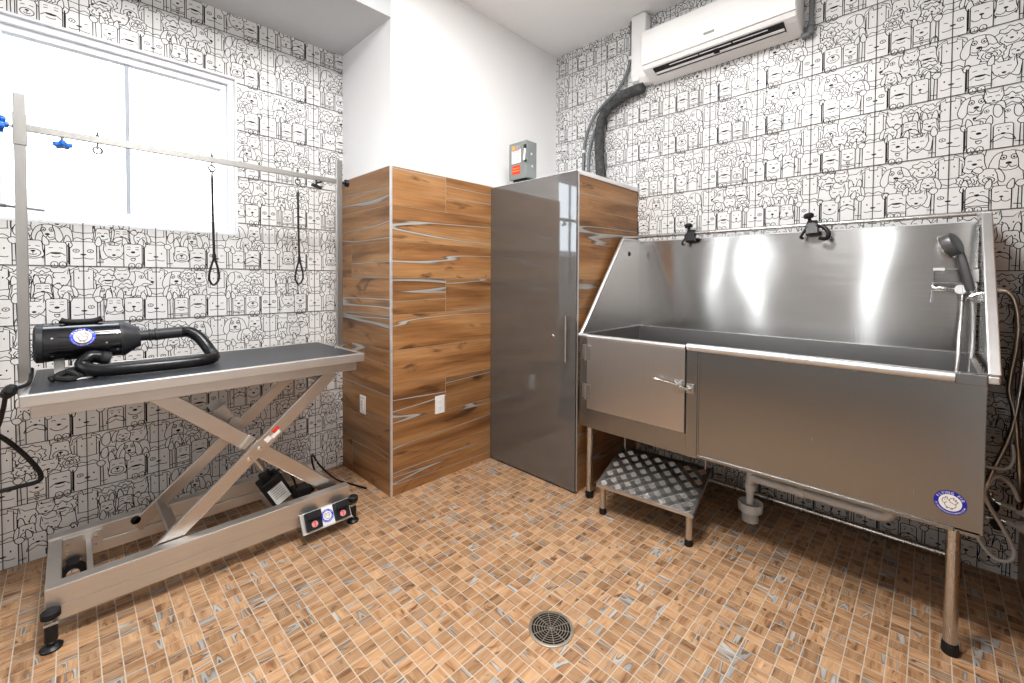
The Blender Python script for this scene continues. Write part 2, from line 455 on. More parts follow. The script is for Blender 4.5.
def fluffy_dog(t, x, y, s, r):
    body(t, x, y, .15*s)
    n = 11; out = []
    for k in range(n):
        a = 2*pi*k/n; out += [(x+.165*s*cos(a), y+.15*s*sin(a)), (x+.195*s*cos(a+pi/n), y+.18*s*sin(a+pi/n))]
    t.blob(sm(out, True, 2))
    t.line(sm([(x-.13*s, y+.09*s), (x-.05*s, y+.05*s), (x, y+.10*s), (x+.06*s, y+.05*s), (x+.13*s, y+.09*s)]))
    for q in (-1, 1): t.line(sm([(x+q*.10*s, y+.02*s), (x+q*.13*s, y-.05*s), (x+q*.08*s, y-.11*s)]))
    eyes(t, x, y+.02*s, .055*s, r); muzzle(t, x, y-.05*s, .8*s, r)

def fox_dog(t, x, y, s, r):
    t.sketch(sm([(x-.2*s, .30), (x-.17*s, y-.16*s), (x-.05*s, y-.10*s)])+sm([(x+.05*s, y-.10*s), (x+.17*s, y-.16*s), (x+.2*s, .30)]))
    t.blob([(x-.13*s, y+.20*s), (x-.06*s, y+.12*s), (x+.06*s, y+.12*s), (x+.13*s, y+.20*s), (x+.15*s, y+.02*s), (x+.11*s, y-.08*s), (x, y-.17*s), (x-.11*s, y-.08*s), (x-.15*s, y+.02*s)])
    for q in (-1, 1): t.line([(x+q*.12*s, y+.17*s), (x+q*.11*s, y+.09*s)], w=.008)
    eyes(t, x, y+.03*s, .06*s, r); t.dark(ell(x, y-.07*s, .028*s, .018*s, n=8)); t.line(ell(x, y-.07*s, .07*s, .05*s, 200, 340, 6))

def tall_dog(t, x, y, s, r):
    body(t, x, y, .11*s)
    for q in (-1, 1): t.blob(sm([(x+q*.03*s, y+.12*s), (x+q*.05*s, y+.27*s), (x+q*.10*s, y+.32*s), (x+q*.13*s, y+.22*s), (x+q*.11*s, y+.10*s)], True, 3))
    t.blob(sm([(x-.10*s, y+.14*s), (x, y+.15*s), (x+.10*s, y+.14*s), (x+.115*s, y), (x+.13*s, y-.12*s), (x, y-.17*s), (x-.13*s, y-.12*s), (x-.115*s, y)], True, 3))
    eyes(t, x, y+.05*s, .055*s, r); muzzle(t, x, y-.07*s, .95*s, r)

def side_dog(t, x, y, s, r, q=1):
    t.sketch(sm([(x-q*.16*s, .30), (x-q*.15*s, y), (x-q*.10*s, y+.10*s), (x, y+.16*s), (x+q*.11*s, y+.12*s), (x+q*.15*s, y+.02*s), (x+q*.24*s, y-.04*s), (x+q*.24*s, y-.09*s), (x+q*.14*s, y-.12*s), (x+q*.12*s, y-.2*s), (x+q*.14*s, .30)]))
    t.dark(ell(x+q*.24*s, y-.045*s, .028*s, .022*s, n=8)); t.line(sm([(x+q*.22*s, y-.09*s), (x+q*.13*s, y-.07*s), (x+q*.08*s, y-.10*s)]))
    t.dark(ell(x+q*.08*s, y+.05*s, .013*s, .017*s, n=8)); t.line(ell(x+q*.08*s, y+.05*s, .035*s, .03*s, n=10), True, w=.008)
    t.blob(sm([(x-q*.10*s, y+.12*s), (x-q*.02*s, y+.14*s), (x-q*.01*s, y-.02*s), (x-q*.07*s, y-.10*s), (x-q*.13*s, y-.02*s)], True, 3))

def hound_dog(t, x, y, s, r):
    body(t, x, y, .14*s)
    t.blob(sm([(x-.10*s, y+.12*s), (x, y+.15*s), (x+.10*s, y+.12*s), (x+.12*s, y-.02*s), (x+.08*s, y-.15*s), (x-.08*s, y-.15*s), (x-.12*s, y-.02*s)], True, 3))
    for q in (-1, 1):
        t.blob(sm([(x+q*.07*s, y+.13*s), (x+q*.16*s, y+.08*s), (x+q*.22*s, y-.10*s), (x+q*.17*s, y-.20*s), (x+q*.11*s, y-.14*s), (x+q*.10*s, y)], True, 3))
        t.line(ell(x+q*.055*s, y+.045*s, .032*s, .038*s, n=10), True); t.dark(ell(x+q*.055*s, y+.04*s, .014*s, .016*s, n=8))
    t.dark(ell(x, y-.05*s, .036*s, .022*s, n=8)); t.line(sm([(x-.09*s, y-.10*s), (x-.03*s, y-.12*s), (x, y-.08*s), (x+.03*s, y-.12*s), (x+.09*s, y-.10*s)]))

BACK = [round_dog, fluffy_dog, fox_dog, tall_dog, side_dog, hound_dog]

def make_tile(seed):
    r = random.Random(seed); t = Tile()
    # the dog peeping over each tile joint, far row
    for X in (0, 1):
        q = 1 if X == 0 else -1
        t.line([(X, .585), (X+q*.14, .60)]); t.line(sm([(X, .47), (X+q*.08, .50), (X+q*.16, .44), (X+q*.21, .45)]))
        t.line([(X+q*.125, .60), (X+q*.125, .93), (X+q*.06, .95), (X+q*.055, .91), (X, .915)])
        t.line([(X+q*.125, .90), (X+q*.20, .83), (X+q*.17, .93), (X+q*.07, .99), (X+q*.06, .955)])
        t.line([(X+q*.16, .83), (X+q*.16, .60)])
        t.dark(ell(X+q*.065, .79, .009, .015, n=8))
    ks = [r.choice(BACK) for _ in range(3)]
    while ks[1] is ks[0]: ks[1] = r.choice(BACK)
    while ks[2] is ks[1]: ks[2] = r.choice(BACK)
    ks[0](t, .31+r.uniform(-.02, .02), .775+r.uniform(-.02, .03), 1.0, r)
    ks[1](t, .69+r.uniform(-.02, .02), .77+r.uniform(-.02, .03), 1.0, r)
    if r.random() < .6: r.choice(BACK[:3])(t, .50+r.uniform(-.02, .02), .84, .75, r)
    if r.random() < .6: ks[2](t, .27+r.uniform(-.02, .02), .55+r.uniform(-.03, .03), .8, r)
    r.choice(BACK)(t, .53+r.uniform(-.03, .04), .57+r.uniform(-.03, .03), .85, r)
    if r.random() < .5: r.choice(BACK[:2])(t, .78, .55+r.uniform(-.03, .03), .7, r)
    if r.random() < .5:
        t.line([(.255, 0), (.255, .5)])
    # joint dogs, near row
    for X, q in ((0, 1), (1, -1)):
        t.sketch([(X, .435), (X+q*.135, .435), (X+q*.15, .42), (X+q*.17, .40), (X+q*.17, 0)]+([(X, 0)]))
        t.line([(X+q*.215, 0), (X+q*.205, .38)])
        if r.random() < .6: t.blob(sm([(X+q*.13, .44), (X+q*.20, .46), (X+q*.24, .40), (X+q*.19, .35), (X+q*.14, .38)], True, 3))
        else: t.blob(sm([(X+q*.15, .40), (X+q*.17, .50), (X+q*.21, .53), (X+q*.24, .42), (X+q*.20, .36)], True, 3))
        k = r.random()
        if k < .5: t.dark(ell(X+q*.085, .27, .010, .018, n=8))
        elif k < .75: t.line([(X+q*.06, .265), (X+q*.11, .275)])
        else: t.line(ell(X+q*.09, .27, .04, .028, n=10), True); t.dark(ell(X+q*.09, .27, .010, .012, n=8))
        t.dark([(X, .185), (X+q*.035, .20), (X+q*.04, .212), (X, .222)]); t.line(sm([(X, .15), (X+q*.05, .135), (X+q*.11, .13), (X+q*.13, .145)]))
        t.line([(X+q*.17, .075), (X+q*.26, .085)])
    # two dogs in the near row
    a = r.uniform(.38, .47); b_ = r.uniform(.40, .46)
    if r.random() < .72:
        box_dog(t, .275, .50, a, r); box_dog(t, .52, .80, b_, r)
    else:
        fox = r.choice([fox_dog, hound_dog, tall_dog])
        t.fill([(.26, 0), (.27, .30), (.52, .30), (.52, 0)]); fox(t, .40, .28, .95, r); t.fill([(.27, -.0), (.27, .05), (.5, .05), (.5, 0)]); box_dog(t, .53, .80, b_, r)
    t.dark([(.812, .03), (.828, .03), (.828, .40), (.812, .40)])
    for X in (.645, .745):
        p = ell(X, .03, .042, .040, 0, 180, 8); t.sketch([(X-.042, .0)]+list(reversed(p))+[(X+.042, .0)]); t.line([(X, .035), (X, .0)], w=.008)
        t.line(ell(X, 1.0, .042, .035, 180, 360, 8))
    return t

def stroke_quads(p, closed, w):
    out = []; n = len(p)
    if n < 2: return out
    nor = []
    for i in range(n):
        a = p[(i-1) % n] if (closed or i) else p[i]; b_ = p[(i+1) % n] if (closed or i < n-1) else p[i]
        dx, dy = b_[0]-a[0], b_[1]-a[1]; L = sqrt(dx*dx+dy*dy) or 1e-9
        # mitre for corners
        s = 1.0
        if closed or 0 < i < n-1:
            ex, ey = p[i][0]-a[0], p[i][1]-a[1]; l2 = sqrt(ex*ex+ey*ey) or 1e-9
            c = abs((ex*dx+ey*dy)/(l2*L)); s = min(1.8, 1/max(c, .5))
        nor.append((-dy/L*w/2*s, dx/L*w/2*s))
    for i in range(n if closed else n-1):
        j = (i+1) % n
        out.append([(p[i][0]+nor[i][0], p[i][1]+nor[i][1]), (p[i][0]-nor[i][0], p[i][1]-nor[i][1]), (p[j][0]-nor[j][0], p[j][1]-nor[j][1]), (p[j][0]+nor[j][0], p[j][1]+nor[j][1])])
    return out

def tile_polys(t):
    """-> list of (polygon2d, layer, material)"""
    out = []; lay = 0
    for kind, p, w in t.sh:
        lay += 1
        if kind == 'f': out.append((p, lay, 0))
        elif kind == 'd': out.append((p, lay, 1))
        else:
            for q in stroke_quads(p, kind == 'c', w): out.append((q, lay, 1))
    return out

TILES = [tile_polys(make_tile(100+i)) for i in range(12)]

def clip_rect(p, R):
    """clip polygon to rect (u0,u1,v0,v1)"""
    for ax, lim, sg in ((0, R[0], 1), (0, R[1], -1), (1, R[2], 1), (1, R[3], -1)):
        if all((q[ax]-lim)*sg >= -1e-9 for q in p): continue
        out = []
        for i in range(len(p)):
            a, b_ = p[i-1], p[i]; da, db = (a[ax]-lim)*sg, (b_[ax]-lim)*sg
            if (da >= 0) != (db >= 0):
                k = da/(da-db); out.append((a[0]+(b_[0]-a[0])*k, a[1]+(b_[1]-a[1])*k))
            if db >= 0: out.append(b_)
        p = out
        if len(p) < 3: return None
    return p

def dog_wall(name, to3, regions, u_phase, v_phase, pitch, seed):
    """to3(u,v,h) -> world point, h = height off the wall face"""
    r = random.Random(seed); V = []; F = []; MI = []
    def add(p, h, mi):
        b0 = len(V); V.extend(to3(a, c, h) for a, c in p); F.append(list(range(b0, b0+len(p)))); MI.append(mi)
    jw = .0019
    u0 = min(R[0] for R in regions); u1 = max(R[1] for R in regions); v0 = min(R[2] for R in regions); v1 = max(R[3] for R in regions)
    for R in regions: add([(R[0], R[2]), (R[1], R[2]), (R[1], R[3]), (R[0], R[3])], 0, 0)
    i0 = math.floor((u0-u_phase)/pitch); i1 = math.ceil((u1-u_phase)/pitch); j0 = math.floor((v0-v_phase)/pitch); j1 = math.ceil((v1-v_phase)/pitch)
    for i in range(i0, i1):
        for j in range(j0, j1):
            a, c = u_phase+i*pitch, v_phase+j*pitch
            T = r.choice(TILES)
            for R in regions:
                if a+pitch < R[0] or a > R[1] or c+pitch < R[2] or c > R[3]: continue
                inside = a >= R[0]-1e-4 and a+pitch <= R[1]+1e-4 and c >= R[2]-1e-4 and c+pitch <= R[3]+1e-4
                for p, lay, mi in T:
                    q = [(a+x*pitch, c+y*pitch) for x, y in p]
                    if not inside:
                        q = clip_rect(q, R)
                        if not q: continue
                    add(q, .0002+lay*.00003, mi)
    for R in regions:
        for i in range(i0, i1+1):
            p = clip_rect([(u_phase+i*pitch-jw, v0), (u_phase+i*pitch+jw, v0), (u_phase+i*pitch+jw, v1), (u_phase+i*pitch-jw, v1)], R)
            if p: add(p, .0045, 2)
        for j in range(j0, j1+1):
            p = clip_rect([(u0, v_phase+j*pitch-jw), (u1, v_phase+j*pitch-jw), (u1, v_phase+j*pitch+jw), (u0, v_phase+j*pitch+jw)], R)
            if p: add(p, .0046, 2)
    me = bpy.data.meshes.new(name); me.from_pydata(V, [], F)
    for m in ('tile_white', 'ink', 'joint'): me.materials.append(M[m])
    me.polygons.foreach_set('material_index', MI); me.update()
    o = bpy.data.objects.new(name, me); COL.objects.link(o)
    return structure(o)

# window hole in the left wall
WX0, WX1, WZ0, WZ1 = -.285, .773, 1.728, 2.731
XL0 = X_REAR
dog_wall('wall_left', lambda u, v, h: (u, Y_WIN-h, v),
         [(XL0, WX0, 0, H_NICHE), (WX1, X_RET, 0, H_NICHE), (WX0, WX1, 0, WZ0), (WX0, WX1, WZ1, H_NICHE)], .0555, .0, .2998, 5)
dog_wall('wall_back', lambda u, v, h: (X_DOG-h, u, v), [(Y_RIGHT, Y_MID, 0, H_MAIN)], 1.4494, -.006, .3000, 11)

# ------------------------------------------------------------------ timber-look tile fields (planks, mosaic)
def tile_field(name, quads, back, parent=None, mats=('wood_wall', 'grout_wall')):
    """quads: (4 points, uv0, uv1 metres along, across, seed); back: 4 points of the grout bed"""
    V = []; F = []; MI = []; UV = []; CO = []
    for pts, uvs, c in quads:
        b0 = len(V); V.extend(pts); F.append((b0, b0+1, b0+2, b0+3)); MI.append(0); UV.extend(uvs); CO.extend([c]*4)
    for pts in back:
        b0 = len(V); V.extend(pts); F.append((b0, b0+1, b0+2, b0+3)); MI.append(1); UV.extend([(0, 0)]*4); CO.extend([(0, 0, 0, 1)]*4)
    me = bpy.data.meshes.new(name); me.from_pydata(V, [], F)
    for m in mats: me.materials.append(M[m])
    me.polygons.foreach_set('material_index', MI)
    me.uv_layers.new(name='UVMap'); me.color_attributes.new('rnd', 'FLOAT_COLOR', 'CORNER')
    me.uv_layers['UVMap'].data.foreach_set('uv', [x for p in UV for x in p])
    me.color_attributes['rnd'].data.foreach_set('color', [x for p in CO for x in p])
    me.update()
    o = bpy.data.objects.new(name, me); COL.objects.link(o)
    if parent is not None: o.parent = parent; o.matrix_parent_inverse = base_inverse(parent)
    return o

JOINTS = [0, .241, .486, .725, .967, 1.2045, 1.445, 1.687, 1.921, H_WOOD]
def plank_field(name, to3, u0, u1, butts, seed, parent=None, joints=JOINTS, flip=False):
    r = random.Random(seed); Q = []; gp = .0016
    for k in range(len(joints)-1):
        z0, z1 = joints[k], joints[k+1]
        cuts = [u0]+sorted(b_ for b_ in butts.get(k % 3, []) if u0 < b_ < u1)+[u1]
        for a, b_ in zip(cuts, cuts[1:]):
            c = (r.random(), r.random(), r.random(), 1)
            a2, b2 = a+(gp if a > u0 else 0), b_-(gp if b_ < u1 else 0)
            zz0, zz1 = z0+(gp if k else 0), z1-(gp if k < len(joints)-2 else 0)
            p = [to3(a2, zz0, .003), to3(b2, zz0, .003), to3(b2, zz1, .003), to3(a2, zz1, .003)]
            uv = [(a2, zz0), (b2, zz0), (b2, zz1), (a2, zz1)]
            if flip: p.reverse(); uv.reverse()
            Q.append((p, uv, c))
    zb, zt = joints[0], joints[-1]
    bk = [to3(u0, zb, .0015), to3(u1, zb, .0015), to3(u1, zt, .0015), to3(u0, zt, .0015)]
    if flip: bk.reverse()
    return tile_field(name, Q, [bk], parent)

# centre wall block (painted), timber cladding below
structure(boxes('wall_center', ['paint'], [(X_RET+.0, 4.2, Y_MID+.0, 4.2, 0, H_MAIN+.1)]))
structure(plank_field('trim_1', lambda u, v, h: (u, Y_MID-h-.006, v), X_RET, X_DOG, {2: [1.905], 0: [2.9], 1: [2.6]}, 21))
structure(plank_field('trim_2', lambda u, v, h: (X_RET-h-.006, u, v), Y_MID, Y_WIN, {0: [3.077], 1: [], 2: []}, 24, flip=True))
structure(boxes('trim_3', ['trim_metal'], [(X_RET-.0105, X_RET+.004, Y_MID-.0105, Y_MID+.004, 0, H_WOOD+.003)], bevel=.002))
structure(boxes('trim_4', ['grout_wall'], [(X_RET-.009, X_DOG, Y_MID-.009, Y_MID, H_WOOD, H_WOOD+.004), (X_RET-.009, X_RET, Y_MID, Y_WIN, H_WOOD, H_WOOD+.004)]))

# right wall, rear walls
structure(boxes('wall_right', ['paint_mid'], [(X_REAR-.1, X_DOG+.2, Y_RIGHT-.12, Y_RIGHT, 0, H_MAIN+.1)]))
structure(plank_field('trim_5', lambda u, v, h: (u, Y_RIGHT+h+.004, v), 2.0, X_DOG, {0: [2.8], 1: [2.4], 2: []}, 31, flip=True))
structure(boxes('wall_rear', ['paint_grey'], [(X_REAR-.12, X_REAR, Y_RIGHT-.12, Y_WIN+.2, 0, H_MAIN+.1)]))
# ceilings
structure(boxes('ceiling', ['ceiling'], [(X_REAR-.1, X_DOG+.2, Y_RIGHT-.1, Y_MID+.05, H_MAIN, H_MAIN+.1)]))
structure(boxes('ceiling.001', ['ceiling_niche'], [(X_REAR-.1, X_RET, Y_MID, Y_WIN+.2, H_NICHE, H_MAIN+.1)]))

# floor mosaic
def make_floor():
    r = random.Random(3); Q = []; px, py = .0586, .0594; gx = .0019
    i0, i1 = math.floor((X_REAR-.1825)/px), math.ceil((X_DOG-.1825)/px)
    j0, j1 = math.floor((Y_RIGHT-.394)/py), math.ceil((Y_WIN-.394)/py)
    drain = (1.368, 1.097)
    for i in range(i0, i1):
        for j in range(j0, j1):
            x0, x1 = .1825+i*px+gx, .1825+(i+1)*px-gx; y0, y1 = .394+j*py+gx, .394+(j+1)*py-gx
            c = (r.random(), r.random(), r.random(), 1)
            p = [(x0, y0, 0), (x1, y0, 0), (x1, y1, 0), (x0, y1, 0)]
            a, b_ = r.uniform(0, 3), r.uniform(0, 3)
            if r.random() < .62: uv = [(a, b_), (a+px, b_), (a+px, b_+py), (a, b_+py)]
            else: uv = [(a, b_), (a, b_+px), (a+py, b_+px), (a+py, b_)]
            Q.append((p, uv, c))
    bk = [(X_REAR-.1, Y_RIGHT-.1, -.0012), (X_DOG+.1, Y_RIGHT-.1, -.0012), (X_DOG+.1, Y_WIN+.1, -.0012), (X_REAR-.1, Y_WIN+.1, -.0012)]
    return tile_field('floor', Q, [bk], mats=('wood_floor', 'grout'))
structure(make_floor())

# ------------------------------------------------------------------ window
wroot = thing('window_1', 'white vinyl window', 'window', (.244, Y_WIN, WZ0)); del wroot['label'], wroot['category']; wroot['kind'] = 'structure'
def frame_boxes(x0, x1, z0, z1, w, y0, y1): return [(x0, x1, y0, y1, z0, z0+w), (x0, x1, y0, y1, z1-w, z1), (x0, x0+w, y0, y1, z0+w, z1-w), (x1-w, x1, y0, y1, z0+w, z1-w)]
boxes('window_jamb', ['vinyl'], frame_boxes(WX0-.012, WX1, WZ0-.012, WZ1, .012, Y_WIN-.002, Y_WIN+.12)+[(WX1, WX1+.012, Y_WIN+.001, Y_WIN+.12, WZ0, WZ1+.012)], wroot, bevel=.002)
boxes('window_frame', ['vinyl'], frame_boxes(WX0, WX1-.012, WZ0, WZ1-.012, .035, Y_WIN+.02, Y_WIN+.12), wroot, bevel=.003)
boxes('window_sash', ['vinyl'], frame_boxes(WX0+.035, WX1-.047, WZ0+.035, WZ1-.047, .036, Y_WIN+.045, Y_WIN+.10), wroot, bevel=.003)
boxes('window_muntin', ['muntin'], [(.235, .255, Y_WIN+.062, Y_WIN+.085, WZ0+.07, WZ1-.08)], wroot, bevel=.002)
def pane(bm):
    bm.faces.new([bm.verts.new(p) for p in ((WX0+.065, Y_WIN+.072, WZ0+.065), (WX1-.08, Y_WIN+.072, WZ0+.065), (WX1-.08, Y_WIN+.072, WZ1-.075), (WX0+.065, Y_WIN+.072, WZ1-.075))])
mk('window_pane', ['glass'], pane, wroot)

# ------------------------------------------------------------------ floor drain
t = thing('floor_drain', 'round slotted metal drain set in the tan mosaic floor', 'drain', (1.368, 1.097, 0))
DC = Vector((1.368, 1.097, 0)); DK = 1.37
def ring_xy(bm, r0, r1, z, a0=0, a1=360, n=48, h=.002, mat=0):
    full = abs(a1-a0) > 359
    vs = []
    for k in range(n if full else n+1):
        a = radians(a0+(a1-a0)*k/n); d = Vector((cos(a), sin(a), 0))
        vs.append([bm.verts.new(DC+d*r0+Vector((0, 0, z))), bm.verts.new(DC+d*r1+Vector((0, 0, z)))])
    m = len(vs)
    for k in range(m if full else m-1):
        a, b_ = vs[k], vs[(k+1) % m]
        bm.faces.new((a[0], a[1], b_[1], b_[0])).material_index = mat
mk('sump', ['floor_dark'], lambda bm: cyl(bm, DC+Vector((0, 0, .0005)), DC+Vector((0, 0, .0015)), .064*DK, n=40), t)
mk('outer_ring', ['drain_steel'], lambda bm: lathe(bm, DC, DC+Vector((0, 0, .005)), [(0, .068*DK), (.8, .0675*DK), (1, .066*DK), (1, .059*DK), (.5, .0585*DK)], 48, caps=False), t, smooth=True)
def grate(bm):
    for r0, r1 in ((.0, .004), (.0105, .0125), (.0185, .0208), (.0265, .029), (.0345, .037), (.0425, .045), (.0505, .053)): ring_xy(bm, max(r0, .0001)*DK, r1*DK, .0042)
    for k in range(10):
        a = 2*pi*k/10+.2; d = Vector((cos(a), sin(a), 0)); bar(bm, DC+d*.004*DK+Vector((0, 0, .0035)), DC+d*.060*DK+Vector((0, 0, .0035)), .003, .0018)
mk('grate', ['drain_steel'], grate, t)

# ------------------------------------------------------------------ tall cabinet
CX, CY0, CY1 = 2.349, 1.694, 2.520
t = thing('utility_cabinet', 'tall floor-to-head-height cabinet with glossy grey door and timber-look side', 'cabinet', ((CX+X_DOG)/2, (CY0+CY1)/2, 0))
boxes('carcass', ['grout_wall'], [(CX+.024, X_DOG-.008, CY0+.006, CY1, .0, H_WOOD-.02)], t)
plank_field('side_cladding', lambda u, v, h: (u, CY0+.004-h, v), CX+.024, X_DOG-.008, {0: [], 1: [], 2: []}, 47, t)['label'] = 'timber-look tiled side panel'
boxes('top_panel', ['white_plastic'], [(CX+.020, X_DOG-.008, CY0-.004, CY1+.008, H_WOOD-.030, H_WOOD)], t, bevel=.002)
boxes('corner_trim', ['trim_metal'], [(CX+.018, CX+.026, CY0-.004, CY0+.006, .012, H_WOOD-.016)], t)
d = boxes('door', ['cabinet_grey'], [(CX, CX+.018, CY0, CY1+.006, .012, H_WOOD-.008)], t, bevel=.0015)
def hnd(bm):
    cyl(bm, (CX-.030, 1.755, .885), (CX-.030, 1.755, 1.198), .0078, n=16)
    for z in (.925, 1.158): cyl(bm, (CX-.030, 1.755, z), (CX, 1.755, z), .0045, n=12)
mk('handle', ['chrome'], hnd, d, smooth=True)
mk('keyhole_lock', ['chrome'], lambda bm: lathe(bm, (CX, 1.885, 1.047), (CX-.006, 1.885, 1.047), [(0, .012), (.7, .0115), (1, .009)], 20), d, smooth=True)

# ------------------------------------------------------------------ electrical disconnect on top of the cabinet
bx0, bx1, by0, by1, bz0, bz1 = 2.405, 2.515, 2.19, 2.379, 2.21, 2.485
t = thing('disconnect_switch_box', 'small grey metal electrical switch box with red label on top of tall cabinet', 'switch box', ((bx0+bx1)/2, (by0+by1)/2, H_WOOD))
boxes('enclosure', ['enclosure'], [(bx0+.004, bx1, by0+.002, by1-.002, bz0, bz1)], t, bevel=.003)
boxes('cover', ['enclosure'], [(bx0, bx0+.004, by0, by1, bz0-.002, bz1+.002)], t, bevel=.0015)
boxes('mounting_bracket', ['black'], [(bx0+.02, bx1-.01, by0+.03, by1-.03, H_WOOD, bz0)], t)
lw = boxes('rating_label', ['badge_white'], [(bx0-.0008, bx0, 2.255, 2.350, 2.33, 2.432)], t)
boxes('fine_print', ['label_grey'], [(bx0-.0013, bx0-.0008, 2.262+.004*(k % 3), 2.30, 2.340+k*.0105, 2.344+k*.0105) for k in range(8)]+[(bx0-.0013, bx0-.0008, 2.305, 2.344-.003*(k % 2), 2.340+k*.0105, 2.344+k*.0105) for k in range(8)], lw)
boxes('label_heading', ['red'], [(bx0-.0013, bx0-.0008, 2.268, 2.344, 2.424, 2.430)], lw)
boxes('warning_label', ['red'], [(bx0-.0008, bx0, 2.262, 2.345, 2.245, 2.312)], t)['label'] = 'bright red warning label'
boxes_each('label_stripe', ['yellow'], [(bx0-.0012, bx0-.0008, 2.27, 2.338, z, z+.006) for z in (2.268, 2.288)], t)
boxes('amber_sticker', ['yellow'], [(bx0-.0008, bx0, 2.318, 2.35, 2.438, 2.466)], t)
boxes('grey_sticker', ['label_grey'], [(bx0-.0008, bx0, 2.26, 2.312, 2.440, 2.466)], t)
def lever(bm):
    bar(bm, (bx0-.006, 2.205, 2.452), (bx0-.006, 2.205, 2.425), .018, .018, (1, 0, 0), 0)
    bar(bm, (bx0-.007, 2.206, 2.425), (bx0-.012, 2.21, 2.335), .012, .01, (1, 0, 0), 1)
    box(bm, bx0-.008, bx0, 2.194, 2.210, 2.325, 2.34, 0)
mk('switch_lever', ['black', 'badge_white'], lever, t, bevel=.001)
each('knockout', ['trim_metal'], [lambda bm, x=x, z=z: cyl(bm, (x, by0+.002, z), (x, by0, z), .010, n=16) for x, z in ((bx0+.05, 2.39), (bx0+.06, 2.30))], t)

# ------------------------------------------------------------------ outlets
t = thing('wall_outlet', 'white wall outlet plate beside grooming table on shaded timber-look wall', 'outlet', (X_RET-.009, 2.909, .54))
xo = X_RET-.009
boxes('cover_plate', ['white_plastic'], [(xo-.006, xo, 2.868, 2.950, .472, .602)], t, bevel=.003)
boxes('receptacle', ['white_plastic'], [(xo-.009, xo-.006, 2.891, 2.927, .500, .574)], t, bevel=.001)
boxes_each('slot', ['label_grey'], [(xo-.0095, xo-.009, 2.903+k*.009, 2.905+k*.009, z, z+.009) for k in (0, 1) for z in (.512, .553)]+[(xo-.0095, xo-.009, 2.897, 2.921, .534, .5375)], t)
t = thing('wall_outlet', 'white wall outlet plate on sunny orange timber-look wall near tall cabinet', 'outlet', (1.852, Y_MID-.009, .54))
yo = Y_MID-.009
boxes('cover_plate', ['white_plastic'], [(1.811, 1.893, yo-.006, yo, .472, .602)], t, bevel=.003)
each('receptacle', ['white_plastic'], [lambda bm, z=z: cyl(bm, (1.852, yo-.006, z), (1.852, yo-.009, z), .017, n=20) for z in (.515, .559)], t)
boxes_each('slot', ['label_grey'], [(1.845+k*.012, 1.847+k*.012, yo-.0096, yo-.009, z, z+.009) for k in (0, 1) for z in (.514, .558)]+[(1.850, 1.854, yo-.0096, yo-.009, z, z+.004) for z in (.505, .549)], t)

# ------------------------------------------------------------------ badge (round maker's mark) mapped through f(u,v,h)
def glyph(ch):
    cu = bpy.data.curves.new('g', 'FONT'); cu.body = ch; cu.size = 1.0; cu.align_x = 'CENTER'; cu.resolution_u = 2; cu.offset = .018
    ob = bpy.data.objects.new('g', cu); COL.objects.link(ob)
    dg = bpy.context.evaluated_depsgraph_get(); me = bpy.data.meshes.new_from_object(ob.evaluated_get(dg))
    V = [(v.co.x, v.co.y) for v in me.vertices]; F = [tuple(p.vertices) for p in me.polygons]
    bpy.data.objects.remove(ob); bpy.data.curves.remove(cu); bpy.data.meshes.remove(me)
    return V, F
GL = {c: glyph(c) for c in set('FLYINGPROM.CB')}
WID = {'I': .42, '.': .36, 'M': 1.1, 'G': .98, 'O': .98}
PIG = [sm([(-.42, .02), (-.40, .20), (-.30, .30), (-.16, .26), (-.06, .14)]), sm([(-.42, .02), (-.34, -.08), (-.24, -.05), (-.20, .06)]),
       sm([(-.30, -.06), (-.26, -.24), (-.12, -.36), (.06, -.38), (.22, -.32), (.30, -.18), (.28, -.02)]),
       sm([(-.06, .14), (.02, .32), (.20, .40), (.16, .26), (.32, .30), (.26, .16), (.40, .16), (.28, -.02), (.10, .0), (-.06, .14)]),
       sm([(-.26, .30), (-.22, .40), (-.14, .34), (-.16, .26)]), ell(-.29, .16, .02, .02, n=8), sm([(.06, -.38), (.04, -.46), (.12, -.46), (.14, -.37)]), sm([(-.18, -.34), (-.20, -.42), (-.12, -.42), (-.10, -.36)])]
